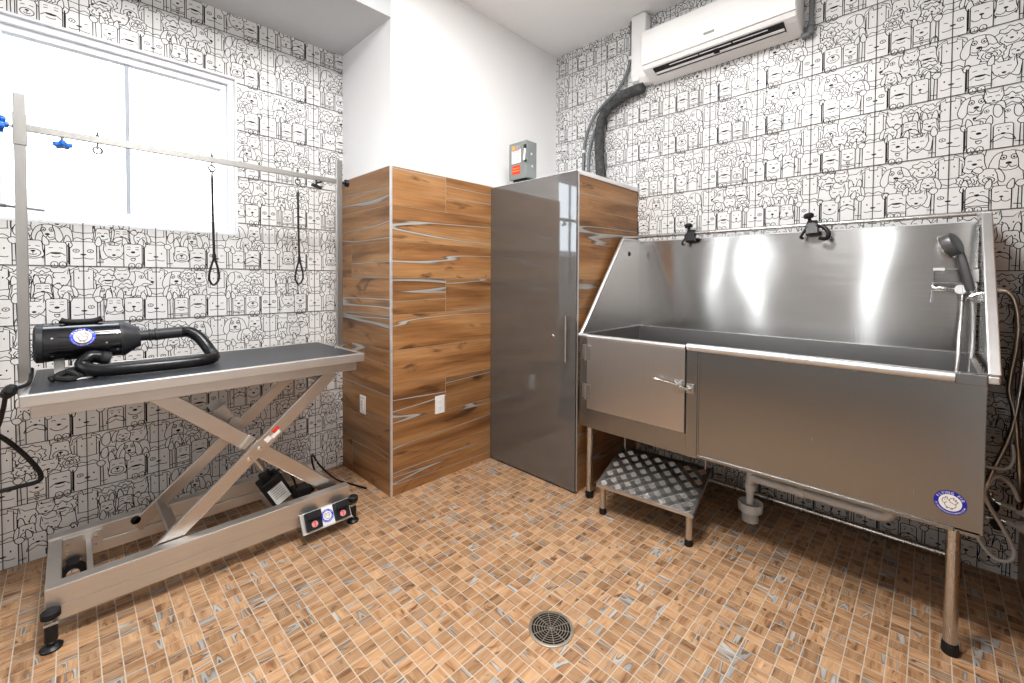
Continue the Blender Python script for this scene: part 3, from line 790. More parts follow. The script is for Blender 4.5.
def badge(parent, R, f, blue='badge_blue', lines='badge_line'):
    def disc(bm, r0, r1, h):
        n = 48; A = []
        for k in range(n):
            a = 2*pi*k/n; A.append((bm.verts.new(f(cos(a)*r0, sin(a)*r0, h)), bm.verts.new(f(cos(a)*r1, sin(a)*r1, h))))
        for k in range(n):
            a, b_ = A[k], A[(k+1) % n]; bm.faces.new((a[0], a[1], b_[1], b_[0]))
    o = mk('badge', [blue], lambda bm: disc(bm, R*.02, R, .0008), parent); o['label'] = 'round blue and white maker badge'
    mk('badge_centre', ['badge_white'], lambda bm: disc(bm, R*.02, R*.70, .0014), o)
    def txt(bm):
        for word, rad, size, top in (('FLYING PIG', .752, .27, True), ('FLYINGPIGGROOMING.COM', .925, .165, False)):
            tot = sum(WID.get(c, .8) if c != ' ' else .6 for c in word)*size*.92; pos = -tot/2
            for c in word:
                w_ = (WID.get(c, .8) if c != ' ' else .6)*size*.92; mid = pos+w_/2; pos += w_
                if c == ' ': continue
                ang = (pi/2-mid/rad) if top else (-pi/2+mid/rad)
                rot = ang-pi/2 if top else ang+pi/2
                V, F = GL[c]; vs = []
                for x, y in V:
                    x, y = x*size, y*size
                    X, Y = rad*cos(ang)+x*cos(rot)-y*sin(rot), rad*sin(ang)+x*sin(rot)+y*cos(rot)
                    vs.append(bm.verts.new(f(X*R, Y*R, .0014)))
                for q in F:
                    try: bm.faces.new([vs[i] for i in q])
                    except ValueError: pass
    mk('badge_lettering', ['badge_white'], txt, o)
    def pig(bm):
        for p in PIG:
            for q in stroke_quads([(x*R*1.15, y*R*1.15) for x, y in p], False, R*.05): bm.faces.new([bm.verts.new(f(x, y, .002)) for x, y in q])
    mk('badge_emblem', [lines], pig, o)
    return o

# ------------------------------------------------------------------ bathing tub
TX, TYL, TYR = 2.34, 1.652, -.154
t = thing('pet_bathing_tub', 'large stainless steel walk-in dog washing tub on legs against tiled wall', 'tub', (2.74, .75, 0))
boxes('splash_back', ['splash'], [(3.118, 3.13, TYR-.006, TYL-.002, 1.085, 1.738)], t)
mk('back_hem', ['rim'], lambda bm: bar(bm, (3.118, TYR, 1.738), (3.118, TYL, 1.738), .006, .006), t)
def wing(bm, y0, y1):
    prism(bm, [(2.352, 1.075), (2.352, 1.09), (2.86, 1.738), (3.13, 1.748), (3.13, 1.075)], 'Y', y0, y1)
mk('side_wing', ['splash'], lambda bm: wing(bm, 1.646, 1.652), t)['label'] = 'sloping left end panel with a round hole'
mk('wing_hole', ['slot'], lambda bm: cyl(bm, (2.965, 1.6465, 1.637), (2.965, 1.6445, 1.637), .017, n=24), t)
mk('side_wing', ['splash'], lambda bm: wing(bm, -.172, -.166), t)
mk('wing_flange', ['rim'], lambda bm: (bar(bm, (2.35, 1.648, 1.088), (2.86, 1.648, 1.738), .022, .014), bar(bm, (2.86, 1.648, 1.738), (3.12, 1.648, 1.748), .022, .014)), t, bevel=.004)
mk('wing_flange', ['rim'], lambda bm: (bar(bm, (2.335, -.170, 1.098), (2.86, -.170, 1.742), .034, .02), bar(bm, (2.86, -.170, 1.742), (3.12, -.170, 1.752), .034, .02)), t, bevel=.004)
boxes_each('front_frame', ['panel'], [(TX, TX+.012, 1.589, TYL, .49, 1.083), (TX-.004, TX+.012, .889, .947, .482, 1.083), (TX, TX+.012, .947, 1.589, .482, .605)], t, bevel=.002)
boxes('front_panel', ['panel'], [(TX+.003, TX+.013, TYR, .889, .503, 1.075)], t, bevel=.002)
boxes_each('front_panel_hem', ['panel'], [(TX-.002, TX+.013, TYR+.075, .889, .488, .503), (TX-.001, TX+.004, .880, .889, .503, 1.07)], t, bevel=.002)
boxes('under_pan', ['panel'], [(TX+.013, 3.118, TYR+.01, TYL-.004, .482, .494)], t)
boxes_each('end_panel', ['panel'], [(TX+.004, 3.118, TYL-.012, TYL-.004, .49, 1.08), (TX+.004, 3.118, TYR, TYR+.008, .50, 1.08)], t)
def basin(bm):
    x0, x1, y0, y1, zb, zt = TX+.03, 3.098, TYR+.02, TYL-.022, .60, 1.085
    A = [bm.verts.new(p) for p in ((x0,y0,zt),(x1,y0,zt),(x1,y1,zt),(x0,y1,zt))]; B = [bm.verts.new(p) for p in ((x0,y0,zb),(x1,y0,zb),(x1,y1,zb),(x0,y1,zb))]
    for i in range(4): bm.faces.new((A[i], A[(i+1) % 4], B[(i+1) % 4], B[i]))
    bm.faces.new(B)
    O_ = [bm.verts.new(p) for p in ((TX+.004,TYR,zt+.001),(3.12,TYR,zt+.001),(3.12,TYL,zt+.001),(TX+.004,TYL,zt+.001))]
    for i in range(4): bm.faces.new((A[i], O_[i], O_[(i+1) % 4], A[(i+1) % 4]))
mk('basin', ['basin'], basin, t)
mk('rolled_rim', ['rim'], lambda bm: tube(bm, [(TX+.006, -.07, 1.078), (TX+.006, .946, 1.078)], .0205, 16), t, smooth=True)
mk('rolled_rim', ['rim'], lambda bm: tube(bm, [(TX+.006, 1.590, 1.078), (TX+.006, TYL+.01, 1.078)], .013, 16), t, smooth=True)
boxes('corner_plate', ['panel'], [(TX-.002, TX+.05, TYR, -.07, 1.055, 1.096)], t, bevel=.003)
boxes('rim_end', ['rim'], [(TX-.004, TX+.06, -.186, TYR, 1.066, 1.096)], t, bevel=.006)
dr = boxes('door', ['door_steel'], [(TX-.014, TX+.0, .952, 1.586, .608, 1.066)], t, bevel=.002); dr['label'] = 'hinged steel entry door'
mk('door_rim', ['rim'], lambda bm: tube(bm, [(TX-.002, .952, 1.074), (TX-.002, 1.588, 1.074)], .0155, 16), dr, smooth=True)
boxes_each('door_gap', ['slot'], [(TX-.001, TX+.001, 1.5865, 1.590, .60, 1.066), (TX-.001, TX-.0002, .947, .9515, .60, 1.066)], dr)
for z in (.972, .719):
    def hinge(bm, z=z):
        cyl(bm, (TX-.02, 1.594, z-.052), (TX-.02, 1.594, z+.052), .007, n=14)
        box(bm, TX-.0185, TX-.0138, 1.556, 1.594, z-.046, z+.046); box(bm, TX-.0045, TX, 1.594, 1.628, z-.046, z+.046)
        for dz in (-.03, 0, .03):
            cyl(bm, (TX-.0185, 1.572, z+dz), (TX-.0205, 1.572, z+dz), .005, n=10); cyl(bm, (TX-.0045, 1.614, z+dz), (TX-.0065, 1.614, z+dz), .005, n=10)
    mk('hinge', ['post'], hinge, dr, bevel=.001)
def latch(bm):
    box(bm, TX-.022, TX-.014, .962, 1.006, .822, .892)
    cyl(bm, (TX-.022, .985, .866), (TX-.052, .985, .866), .016, n=18); cyl(bm, (TX-.052, .985, .866), (TX-.056, .985, .866), .011, n=18)
    bar(bm, (TX-.042, .985, .868), (TX-.048, 1.102, .884), .011, .011)
    lathe(bm, (TX-.047, 1.085, .8815), (TX-.049, 1.118, .886), [(0, .006), (.5, .008), (1, .004)], 12)
    bar(bm, (TX-.04, .985, .864), (TX-.034, .925, .852), .013, .012)
    box(bm, TX-.012, TX-.004, .903, .942, .828, .880); cyl(bm, (TX-.012, .925, .854), (TX-.04, .925, .854), .010, n=16)
    for z in (.832, .882): cyl(bm, (TX-.022, .992, z), (TX-.026, .992, z), .005, n=10)
mk('latch', ['pipe'], latch, dr, bevel=.0008)
for i, (x, y, zt) in enumerate(((2.392, 1.602, .49), (2.366, -.078, .49), (3.05, 1.60, .49), (3.05, -.10, .49))):
    lg = mk('leg', ['pipe'], lambda bm: cyl(bm, (x, y, .03), (x, y, zt), .021, n=24), t, smooth=True)
    mk('foot', ['rubber'], lambda bm: lathe(bm, (x, y, 0), (x, y, .045), [(0, .024), (.15, .0265), (.8, .025), (1, .0225)], 24), lg, smooth=True)
mk('stretcher', ['pipe'], lambda bm: (cyl(bm, (3.04, -.10, .078), (3.04, 1.60, .075), .019, n=16)), t, smooth=True)
mk('top_rail', ['pipe'], lambda bm: tube(bm, [(3.085, -.185, 1.772), (3.085, 1.655, 1.772)], .0115, 16), t, smooth=True)
mk('rail_end_clip', ['arm'], lambda bm: (bar(bm, (2.86, 1.648, 1.752), (3.09, 1.648, 1.772), .02, .016),), t, bevel=.003)
badge(t, .0455, lambda u, v, h: (TX+.0025-h, -.0665-u, .594+v))

# two hose clamps on the rail
def clamp(y, label, tilt):
    c = thing('grooming_clamp', label, 'clamp', (3.085, y, 1.772), 'black clamps on tub rail')
    k = tilt
    def b_(bm):
        lathe(bm, (3.085, y-.026, 1.772), (3.085, y+.026, 1.772), [(0, .023), (.1, .028), (.9, .028), (1, .023)], 16)
        bar(bm, (3.075, y, 1.772), (3.060, y-.004*k, 1.712), .062, .042, (1, 0, 0))
    mk('clamp_body', ['black'], b_, c, bevel=.003)
    mk('clamp_knob', ['black'], lambda bm: (cyl(bm, (3.08, y+.012*k, 1.79), (3.075, y+.016*k, 1.822), .009, n=14), lathe(bm, (3.075, y+.016*k, 1.812), (3.073, y+.02*k, 1.842), [(0, .022), (.3, .027), (.7, .027), (1, .018)], 12)), c, bevel=.001)
    mk('clamp_lever', ['black'], lambda bm: (bar(bm, (3.062, y+.02*k, 1.765), (3.045, y+.052*k, 1.70), .02, .012), bar(bm, (3.045, y+.052*k, 1.70), (3.055, y+.040*k, 1.69), .018, .012)), c, bevel=.002)
    return c
clamp(1.229, 'small black clamp on tub top rail, nearer the tall cabinet', 1)
c2 = clamp(.515, 'wider black clamp with hook on tub top rail, nearer the hand shower', 1)
mk('hook', ['black'], lambda bm: tube(bm, cat([(3.07, .515, 1.765), (3.05, .46, 1.755), (3.04, .43, 1.715), (3.045, .44, 1.685), (3.06, .475, 1.69)], 6), .011, 10), c2, smooth=True)

# ------------------------------------------------------------------ shower mixer, soap shelf, hand shower
t = thing('shower_mixer', 'chrome shower mixer with lever on right end of tub splash back', 'faucet', (3.06, -.06, 1.405))
mk('mixer_body', ['chrome'], lambda bm: (lathe(bm, (3.055, .0, 1.407), (3.055, -.13, 1.402), [(0, .012), (.06, .016), (.42, .016), (.44, .013), (.5, .013), (.52, .016), (1, .016)], 20),
    cyl(bm, (3.055, -.02, 1.405), (3.118, -.02, 1.405), .012, n=14), cyl(bm, (3.055, -.11, 1.405), (3.118, -.11, 1.405), .012, n=14)), t, smooth=True)
mk('control_dial', ['pipe'], lambda bm: lathe(bm, (3.04, -.104, 1.40), (3.01, -.100, 1.403), [(0, .024), (.8, .026), (1, .022)], 24), t, smooth=True)
mk('lever', ['chrome'], lambda bm: (bar(bm, (3.05, -.004, 1.404), (3.04, .001, 1.332), .008, .006), ), t, bevel=.001)
mk('hose_outlet', ['chrome'], lambda bm: cyl(bm, (3.04, -.108, 1.385), (3.04, -.108, 1.345), .011, n=16), t, smooth=True)
tubeobj('supply_hose', 'hose_steel', [(3.04, -.108, 1.35), (3.02, -.104, 1.25), (2.98, -.098, 1.16), (2.94, -.094, 1.06), (2.92, -.085, .92)], .0085, t, k=6)
mk('shower_holder', ['chrome'], lambda bm: prism(bm, [(-.125, 1.375), (-.168, 1.395), (-.168, 1.345), (-.150, 1.34), (-.118, 1.36)], 'X', 2.93, 3.0), t, bevel=.003)
t = thing('soap_shelf', 'clear acrylic soap shelf above chrome mixer on tub splash back', 'shelf', (3.07, -.08, 1.45))
boxes('shelf_tray', ['acrylic'], [(3.02, 3.117, -.155, -.006, 1.432, 1.437), (3.02, 3.024, -.155, -.006, 1.437, 1.50), (3.02, 3.117, -.010, -.006, 1.437, 1.505)], t)
boxes_each('shelf_rail', ['chrome'], [(3.016, 3.024, -.155, -.004, 1.498, 1.506), (3.016, 3.022, -.155, -.004, 1.43, 1.436)], t, bevel=.001)
boxes_each('shelf_bracket', ['white_plastic'], [(3.014, 3.026, -.045, -.003, 1.494, 1.508), (3.014, 3.03, -.160, -.135, 1.44, 1.50)], t, bevel=.001)
t = thing('hand_shower', 'grey hand shower head with thick handle resting in holder by tub right end', 'shower head', (2.95, -.11, 1.45))
ax = Vector((.30, .80, -.38)).normalized(); hc = Vector((2.95, -.066, 1.618))
mk('spray_head', ['shower_grey'], lambda bm: lathe(bm, hc-ax*.022, hc+ax*.026, [(0, .0), (.0, .044), (.12, .054), (.5, .0575), (.9, .056), (1, .05), (1, 0)], 32), t, smooth=True)
mk('spray_face', ['chrome'], lambda bm: lathe(bm, hc+ax*.022, hc+ax*.029, [(0, .0585), (.6, .0585), (1, .053), (1, .0)], 32), t, smooth=True)
mk('handle', ['shower_grey'], lambda bm: lathe(bm, (2.955, -.131, 1.395), (2.952, -.091, 1.588), [(0, .010), (.02, .0165), (.3, .0185), (.75, .0175), (1, .014)], 20), t, smooth=True)
mk('trigger', ['chrome'], lambda bm: tube(bm, cat([(2.94, -.085, 1.572), (2.935, -.077, 1.558), (2.94, -.068, 1.562)], 5), .003, 8), t, smooth=True)
mk('hose_nut', ['chrome'], lambda bm: cyl(bm, (2.956, -.137, 1.367), (2.955, -.131, 1.396), .0105, n=16), t, smooth=True)
tubeobj('hose', 'hose_steel', [(2.956, -.137, 1.37), (2.955, -.141, 1.28), (2.95, -.142, 1.17), (2.94, -.138, 1.08), (2.93, -.13, .95)], .0095, t, k=6)

# hoses and valves on the wall to the right of the tub
t = thing('steel_water_hose', 'dark steel water hose arching out from tub end beside right wall', 'hose', (2.92, -.25, 1.0))
tubeobj('braid', 'hose_steel', [(2.92, -.172, 1.40), (2.92, -.211, 1.402), (2.92, -.244, 1.392), (2.92, -.266, 1.347), (2.92, -.277, 1.25), (2.92, -.273, 1.139), (2.92, -.26, 1.026), (2.92, -.257, .949), (2.92, -.270, .88), (2.92, -.280, .807), (2.93, -.287, .719), (2.96, -.300, .568), (3.02, -.306, .42)], .0105, t, k=6)
each('coupling', ['chrome'], [lambda bm: cyl(bm, (2.92, -.176, 1.40), (2.92, -.200, 1.402), .013, n=14), lambda bm: cyl(bm, (3.01, -.305, .45), (3.03, -.307, .40), .013, n=14)], t)
t = thing('steel_water_hose', 'steel water hose crossing down to valves behind tub right end', 'hose', (2.92, -.25, .8))
tubeobj('braid', 'hose_steel', [(2.95, -.305, 1.208), (2.94, -.300, 1.098), (2.92, -.283, .896), (2.92, -.263, .757), (2.92, -.238, .66), (2.92, -.213, .574), (2.93, -.196, .485), (2.99, -.215, .42), (3.04, -.222, .40)], .0105, t, k=6)
each('coupling', ['chrome'], [lambda bm: cyl(bm, (2.95, -.327, 1.24), (2.95, -.305, 1.20), .014, n=14), lambda bm: cyl(bm, (3.02, -.219, .41), (3.045, -.223, .398), .013, n=14)], t)
t = thing('drain_tubing', 'pale plastic tubing loop hanging below tub right end near floor', 'tubing', (2.92, -.24, .3))
tubeobj('tube_wall', 'pvc', [(2.97, -.300, .456), (2.94, -.274, .526), (2.92, -.235, .563), (2.92, -.205, .52), (2.92, -.193, .465), (2.92, -.212, .408), (2.92, -.245, .343), (2.92, -.276, .275), (2.92, -.287, .227), (2.92, -.272, .192), (2.92, -.239, .180), (2.92, -.205, .206), (2.92, -.176, .259), (2.92, -.160, .36), (2.92, -.14, .488)], .0085, t, k=6)
tubeobj('tube_wall', 'pvc', [(2.90, -.195, .60), (2.90, -.237, .602), (2.90, -.264, .62), (2.90, -.274, .671), (2.91, -.27, .72)], .007, t, k=6)
def valve(y, z, label):
    v = thing('stop_valve', label, 'valve', (3.05, y, z), 'water stop valves')
    mk('valve_body', ['chrome'], lambda bm: (cyl(bm, (3.05, y+.03, z), (3.05, y-.03, z), .012, n=14), cyl(bm, (3.05, y, z), (3.05, y, z+.045), .009, n=12), cyl(bm, (3.05, y, z), (3.01, y, z), .009, n=12)), v, smooth=True)
    mk('valve_handle', ['black'], lambda bm: lathe(bm, (3.01, y, z), (2.985, y, z), [(0, .012), (.2, .024), (.8, .024), (1, .014)], 10), v)
    mk('stub_pipe', ['pvc'], lambda bm: cyl(bm, (3.05, y-.03, z), (3.05, Y_RIGHT+.006, z-.004), .0125, n=16), v, smooth=True)
    mk('wall_flange', ['pvc'], lambda bm: cyl(bm, (3.05, Y_RIGHT+.006, z-.004), (3.05, Y_RIGHT+.03, z-.004), .03, .02, n=20), v, smooth=True)
valve(-.222, .392, 'upper black-handled water valve on pale pipe from right wall')
valve(-.238, .314, 'lower water valve on pale pipe from right wall')

# ------------------------------------------------------------------ drain plumbing under the tub
t = thing('drain_pipe', 'white plastic drain pipe running under the steel tub', 'pipe', (2.81, .45, .26))
mk('horizontal_run', ['pvc'], lambda bm: cyl(bm, (2.83, .735, .262), (2.80, .185, .275), .023, n=24), t, smooth=True)
each('coupling', ['pvc'], [lambda bm, a=a, b_=b_: cyl(bm, a, b_, .029, n=24) for a, b_ in (((2.818, .52, .267), (2.816, .48, .268)), ((2.801, .215, .274), (2.799, .165, .276)), ((2.83, .755, .225), (2.83, .755, .19)))], t, smooth=True)
each('elbow', ['pvc'], (lambda bm: tube(bm, cat([(2.80, .19, .275), (2.798, .15, .279), (2.796, .128, .30), (2.796, .122, .34), (2.796, .122, .481)], 6), .026, 20), lambda bm: tube(bm, cat([(2.83, .73, .262), (2.83, .752, .258), (2.83, .757, .235), (2.83, .757, .19)], 6), .023, 20)), t, smooth=True)
mk('outlet_pipe', ['pvc'], lambda bm: cyl(bm, (2.83, .757, .105), (2.83, .757, .19), .020, n=20), t, smooth=True)
mk('riser', ['pvc'], lambda bm: cyl(bm, (2.83, .757, .25), (2.83, .757, .481), .021, n=20), t, smooth=True)
t = thing('floor_drain_hub', 'white plastic funnel hub standing on mosaic floor under the tub', 'drain', (2.84, .756, 0))
mk('hub_base', ['pvc'], lambda bm: lathe(bm, (2.84, .756, 0), (2.84, .756, .06), [(0, .046), (.75, .046), (1, .05)], 32), t, smooth=True)
mk('hub_cup', ['pvc'], lambda bm: lathe(bm, (2.84, .756, .055), (2.84, .756, .112), [(0, .047), (.12, .066), (.95, .068), (1, .066), (1, .060), (.2, .056), (.2, 0)], 32), t, smooth=True)

# ------------------------------------------------------------------ step with tread plate
SO = Vector((2.285, .881, .198))                       # front right corner of the tread
ea = Vector((-.057, .564, 0)).normalized(); eb = Vector((.365, .049, .122)); eb = (eb-ea*eb.dot(ea)).normalized(); en = eb.cross(ea).normalized()
if en.z < 0: en = -en
SL, SD = .567, .392
def sp(a, b_, c=0): return SO+ea*a+eb*b_+en*c
def sbox(bm, a0, a1, b0, b1, c0, c1):
    v = [bm.verts.new(sp(*p)) for p in ((a0,b0,c0),(a1,b0,c0),(a1,b1,c0),(a0,b1,c0),(a0,b0,c1),(a1,b0,c1),(a1,b1,c1),(a0,b1,c1))]
    fs = [bm.faces.new([v[i] for i in f]) for f in ((3,2,1,0),(4,5,6,7),(0,1,5,4),(1,2,6,5),(2,3,7,6),(3,0,4,7))]
    bmesh.ops.recalc_face_normals(bm, faces=bm.faces[:])
t = thing('step_stool', 'low metal slide-out step with diamond tread plate under tub door', 'step', (2.44, 1.18, 0))
mk('tread_plate', ['basin'], lambda bm: sbox(bm, 0, SL, 0, SD, -.006, 0), t, bevel=.001)
mk('frame', ['arm'], lambda bm: [sbox(bm, *q) for q in ((0, SL, 0, .018, -.024, -.006), (0, SL, SD-.018, SD, -.024, -.006), (0, .018, .018, SD-.018, -.024, -.006), (SL-.018, SL, .018, SD-.018, -.024, -.006))], t, bevel=.001)
def tread(bm):
    # chequer pattern: groups of raised ribs in alternating direction
    p = .0445; nb = int((SD-.012)/p); na = int((SL-.012)/p)
    for i in range(nb):
        for j in range(na):
            ca, cb = .006+p*(j+.5)+(SL-.012-na*p)/2, .006+p*(i+.5)
            ang = pi/4 if (i+j) % 2 == 0 else -pi/4
            for k in (-2, -1, 0, 1, 2):
                d = (cos(ang), sin(ang)); q = (-sin(ang), cos(ang)); h = .0190*(1-.05*abs(k)); w = .0021
                x, y = ca+q[0]*k*.0078, cb+q[1]*k*.0078
                B = [bm.verts.new(sp(x+d[0]*h*sa+q[0]*w*sb, y+d[1]*h*sa+q[1]*w*sb, 0)) for sa, sb in ((-1,-1),(1,-1),(1,1),(-1,1))]
                T = [bm.verts.new(sp(x+d[0]*h*.8*sa+q[0]*w*.4*sb, y+d[1]*h*.8*sa+q[1]*w*.4*sb, .0022)) for sa, sb in ((-1,-1),(1,-1),(1,1),(-1,1))]
                bm.faces.new(T)
                for m in range(4): bm.faces.new((B[m], B[(m+1) % 4], T[(m+1) % 4], T[m]))
    bmesh.ops.recalc_face_normals(bm, faces=bm.faces[:])
o = mk('tread_ribs', ['chrome'], tread, t); o['kind'] = 'stuff'; o['label'] = 'raised diamond tread ribs'
for a_ in (.034, SL-.022):
    q = sp(a_, .045, -.024); x, y = q.x, q.y
    lg = mk('leg', ['arm'], lambda bm: cyl(bm, (x, y, .02), (x, y, q.z+.008), .017, n=20), t, smooth=True)
    mk('foot', ['rubber'], lambda bm: lathe(bm, (x, y, 0), (x, y, .035), [(0, .021), (.5, .0215), (.75, .019), (1, .0185)], 20), lg, smooth=True)
for a_ in (.03, SL-.03):
    q = sp(a_, SD-.02, -.006)
    mk('slide_hanger', ['pipe'], lambda bm: (cyl(bm, q, (q.x, q.y, .482), .006, n=12), cyl(bm, (q.x, q.y, .474), (q.x, q.y, .482), .014, n=12)), t, smooth=True)

# ------------------------------------------------------------------ air conditioner and its lines
ay0, ay1 = .594, 1.568
t = thing('air_conditioner', 'white wall-mounted split air conditioner high on dog-pattern wall', 'air conditioner', (3.08, 1.09, 2.94))
mk('housing', ['ac_white'], lambda bm: prism(bm, [(3.178, 2.940), (3.13, 2.948), (3.02, 2.976), (2.985, 2.992), (2.975, 3.012), (2.985, 3.26), (3.02, 3.284), (3.178, 3.29)], 'Y', ay0, ay1), t, bevel=.012, segs=3, smooth=False)
mk('front_panel', ['ac_white'], lambda bm: prism(bm, [(2.976, 3.018), (2.962, 3.020), (2.957, 3.05), (2.960, 3.22), (2.972, 3.262), (3.0, 3.286), (3.006, 3.28), (2.985, 3.25)], 'Y', ay0+.004, ay1-.004), t, bevel=.003)
def on_under(s, off): # point on sloping underside, s = 0 front .. 1 back
    a, b_ = Vector((2.985, 0, 2.992)), Vector((3.178, 0, 2.940)); n = Vector((-.26, 0, -.965)); return a+(b_-a)*s+n*off
def slab(bm, s0, s1, y0, y1, o0, o1, mat=0):
    P = [on_under(s0, o0), on_under(s1, o0), on_under(s1, o1), on_under(s0, o1)]
    prism(bm, [(p.x, p.z) for p in P], 'Y', y0, y1, mat)
mk('air_slot', ['slot'], lambda bm: slab(bm, .06, .52, .665, 1.49, .002, .0112), t)
mk('vane', ['ac_white'], lambda bm: slab(bm, .27, .37, .67, 1.485, .0112, .0165), t, bevel=.001)
each('louver', ['ac_white'], [lambda bm, a=a: slab(bm, .10, .13, a, a+.20, .0112, .014) for a in (.75, .96, 1.17)], t)
mk('lower_flap', ['ac_white'], lambda bm: slab(bm, .44, .52, .665, 1.49, .0112, .016), t, bevel=.001)
mk('vane_motor', ['slot'], lambda bm: slab(bm, .12, .32, 1.04, 1.075, .0112, .019), t)
boxes('name_plate', ['label_grey'], [(2.9555, 2.958, 1.05, 1.118, 3.064, 3.079)], t)
t = thing('pipe_cover', 'white plastic pipe cover rising from air conditioner to ceiling', 'pipe cover', (3.13, 1.66, 2.95))
mk('cover_body', ['ac_white'], lambda bm: prism(bm, [(3.18, 2.985), (3.18, H_MAIN-.002), (3.10, H_MAIN-.002), (3.085, H_MAIN-.002), (3.085, 3.03), (3.10, 2.99), (3.14, 2.965)], 'Y', 1.60, 1.722), t, bevel=.016, segs=3)
mk('cover_elbow', ['ac_white'], lambda bm: prism(bm, [(3.18, 2.955), (3.18, 3.06), (3.09, 3.06), (3.09, 3.0), (3.12, 2.958)], 'Y', 1.56, 1.66), t, bevel=.012, segs=3)
t = thing('insulated_pipe', 'thick black foam-insulated pipe curving from air conditioner down behind cabinet', 'pipe', (3.12, 1.9, 2.6))
tubeobj('foam_sleeve', 'insulation', [(3.125, 1.63, 2.930), (3.12, 1.70, 2.928), (3.112, 1.78, 2.915), (3.11, 1.86, 2.89), (3.11, 1.95, 2.84), (3.11, 2.0, 2.75), (3.11, 2.017, 2.64), (3.11, 2.013, 2.48), (3.11, 2.0, 2.30), (3.11, 2.0, 2.174)], .040, t, n=16)
t = thing('flexible_conduit', 'thin grey conduit from ceiling beside white pipe cover down behind cabinet', 'conduit', (3.14, 2.0, 2.7), 'grey conduits left of air conditioner')
tubeobj('sleeve', 'conduit', [(3.15, 1.752, H_MAIN), (3.15, 1.752, 3.40), (3.14, 1.75, 3.25), (3.14, 1.775, 3.12), (3.14, 1.86, 2.99), (3.13, 1.99, 2.90), (3.13, 2.10, 2.80), (3.13, 2.165, 2.66), (3.13, 2.188, 2.48), (3.13, 2.19, 2.174)], .0125, t)
each('clip', ['white_plastic'], (lambda bm: cyl(bm, (3.14, 1.752, 3.215), (3.14, 1.757, 3.19), .016, n=14), lambda bm: cyl(bm, (3.13, 2.184, 2.56), (3.13, 2.186, 2.54), .016, n=14)), t)
t = thing('flexible_conduit', 'second thin grey conduit tucked between foam-insulated pipe and outer conduit', 'conduit', (3.12, 2.1, 2.5), 'grey conduits left of air conditioner')
tubeobj('sleeve', 'conduit', [(3.17, 1.70, 2.965), (3.17, 1.80, 2.955), (3.17, 1.92, 2.90), (3.168, 2.04, 2.80), (3.16, 2.12, 2.66), (3.15, 2.148, 2.48), (3.15, 2.152, 2.174)], .0125, t)
t = thing('power_conduit', 'grey power conduit entering right end of air conditioner', 'conduit', (3.14, .56, 3.0))
tubeobj('sleeve', 'conduit', [(3.15, .552, H_MAIN), (3.15, .552, 3.25), (3.15, .553, 3.0)], .0135, t)
mk('connector', ['conduit'], lambda bm: (lathe(bm, (3.15, .553, 3.01), (3.15, .557, 2.935), [(0, .016), (.3, .022), (.4, .022), (.45, .018), (1, .020)], 16), cyl(bm, (3.15, .557, 2.94), (3.15, .60, 2.93), .018, n=16)), t, smooth=True)

# ------------------------------------------------------------------ grooming table
TF, TB, TL, TR, TZ = 2.430, 3.105, -.137, 1.232, .995
t = thing('grooming_table', 'electric scissor-lift dog grooming table with black mat and overhead bar', 'table', (.53, 2.76, 0))
RIM = .024
boxes('table_top', ['rail'], [(TL, TR, TF, TF+RIM, TZ-.048, TZ), (TL, TR, TB-RIM, TB, TZ-.048, TZ), (TL, TL+RIM, TF+RIM, TB-RIM, TZ-.048, TZ), (TR-RIM, TR, TF+RIM, TB-RIM, TZ-.048, TZ), (TL+RIM, TR-RIM, TF+RIM, TB-RIM, TZ-.03, TZ-.008)], t, bevel=.004)
boxes('table_mat', ['mat'], [(TL+RIM, TR-RIM, TF+RIM, TB-RIM, TZ-.008, TZ-.002)], t)['label'] = 'black studded rubber mat'
boxes('sub_frame', ['arm'], [(-.11, 1.19, TF+.018, TF+.058, .897, .947), (-.11, 1.19, TB-.08, TB-.04, .897, .947), (-.11, -.07, TF+.058, TB-.08, .897, .947), (1.15, 1.19, TF+.058, TB-.08, .897, .947)], t, bevel=.003)
YF, YR = 2.535, 2.93
A0, A1 = (.235, YF+.02, .935), (1.092, YF+.02, .178)
B0, B1 = (.255, YF-.012, .168), (1.075, YF-.012, .890)
R0, R1 = (.225, YR, .150), (1.075, YR, .900)
def cap_plate(bm):
    mid = Vector(A0)+(Vector(A1)-Vector(A0))*.5
    d = (Vector(A1)-Vector(A0)).normalized()
    bar(bm, mid-d*.055+Vector((0, -.014, 0)), mid-d*.048+Vector((0, -.014, 0)), .03, .074)
mk('scissor_arm', ['arm'], lambda bm: bar(bm, A0, A1, .024, .072), t, bevel=.004)
mk('scissor_arm', ['arm'], lambda bm: bar(bm, B0, B1, .024, .070), t, bevel=.004)
mk('scissor_arm', ['arm'], lambda bm: bar(bm, R0, R1, .024, .066), t, bevel=.004)
mk('pivot_plate', ['rim'], cap_plate, t)
pv = Vector((.663, YF-.024, .527))
dB = (Vector(B1)-Vector(B0)).normalized()
each('pivot_bolt', ['chrome'], [lambda bm, s=s: lathe(bm, pv+dB*s, pv+dB*s+Vector((0, -.006, 0)), [(0, .012), (.6, .012), (1, .006)], 12) for s in (-.035, .03)], t)
st = mk('warning_label', ['red'], lambda bm: bar(bm, pv+dB*.118+Vector((0, -.0005, .010)), pv+dB*.155+Vector((0, -.0005, .010)), .0016, .018), t); st['label'] = 'small red warning sticker'
mk('warning_label', ['badge_white'], lambda bm: bar(bm, pv+dB*.070+Vector((0, -.0005, .002)), pv+dB*.100+Vector((0, -.0005, .002)), .0016, .026), t)['label'] = 'small white warning sticker'
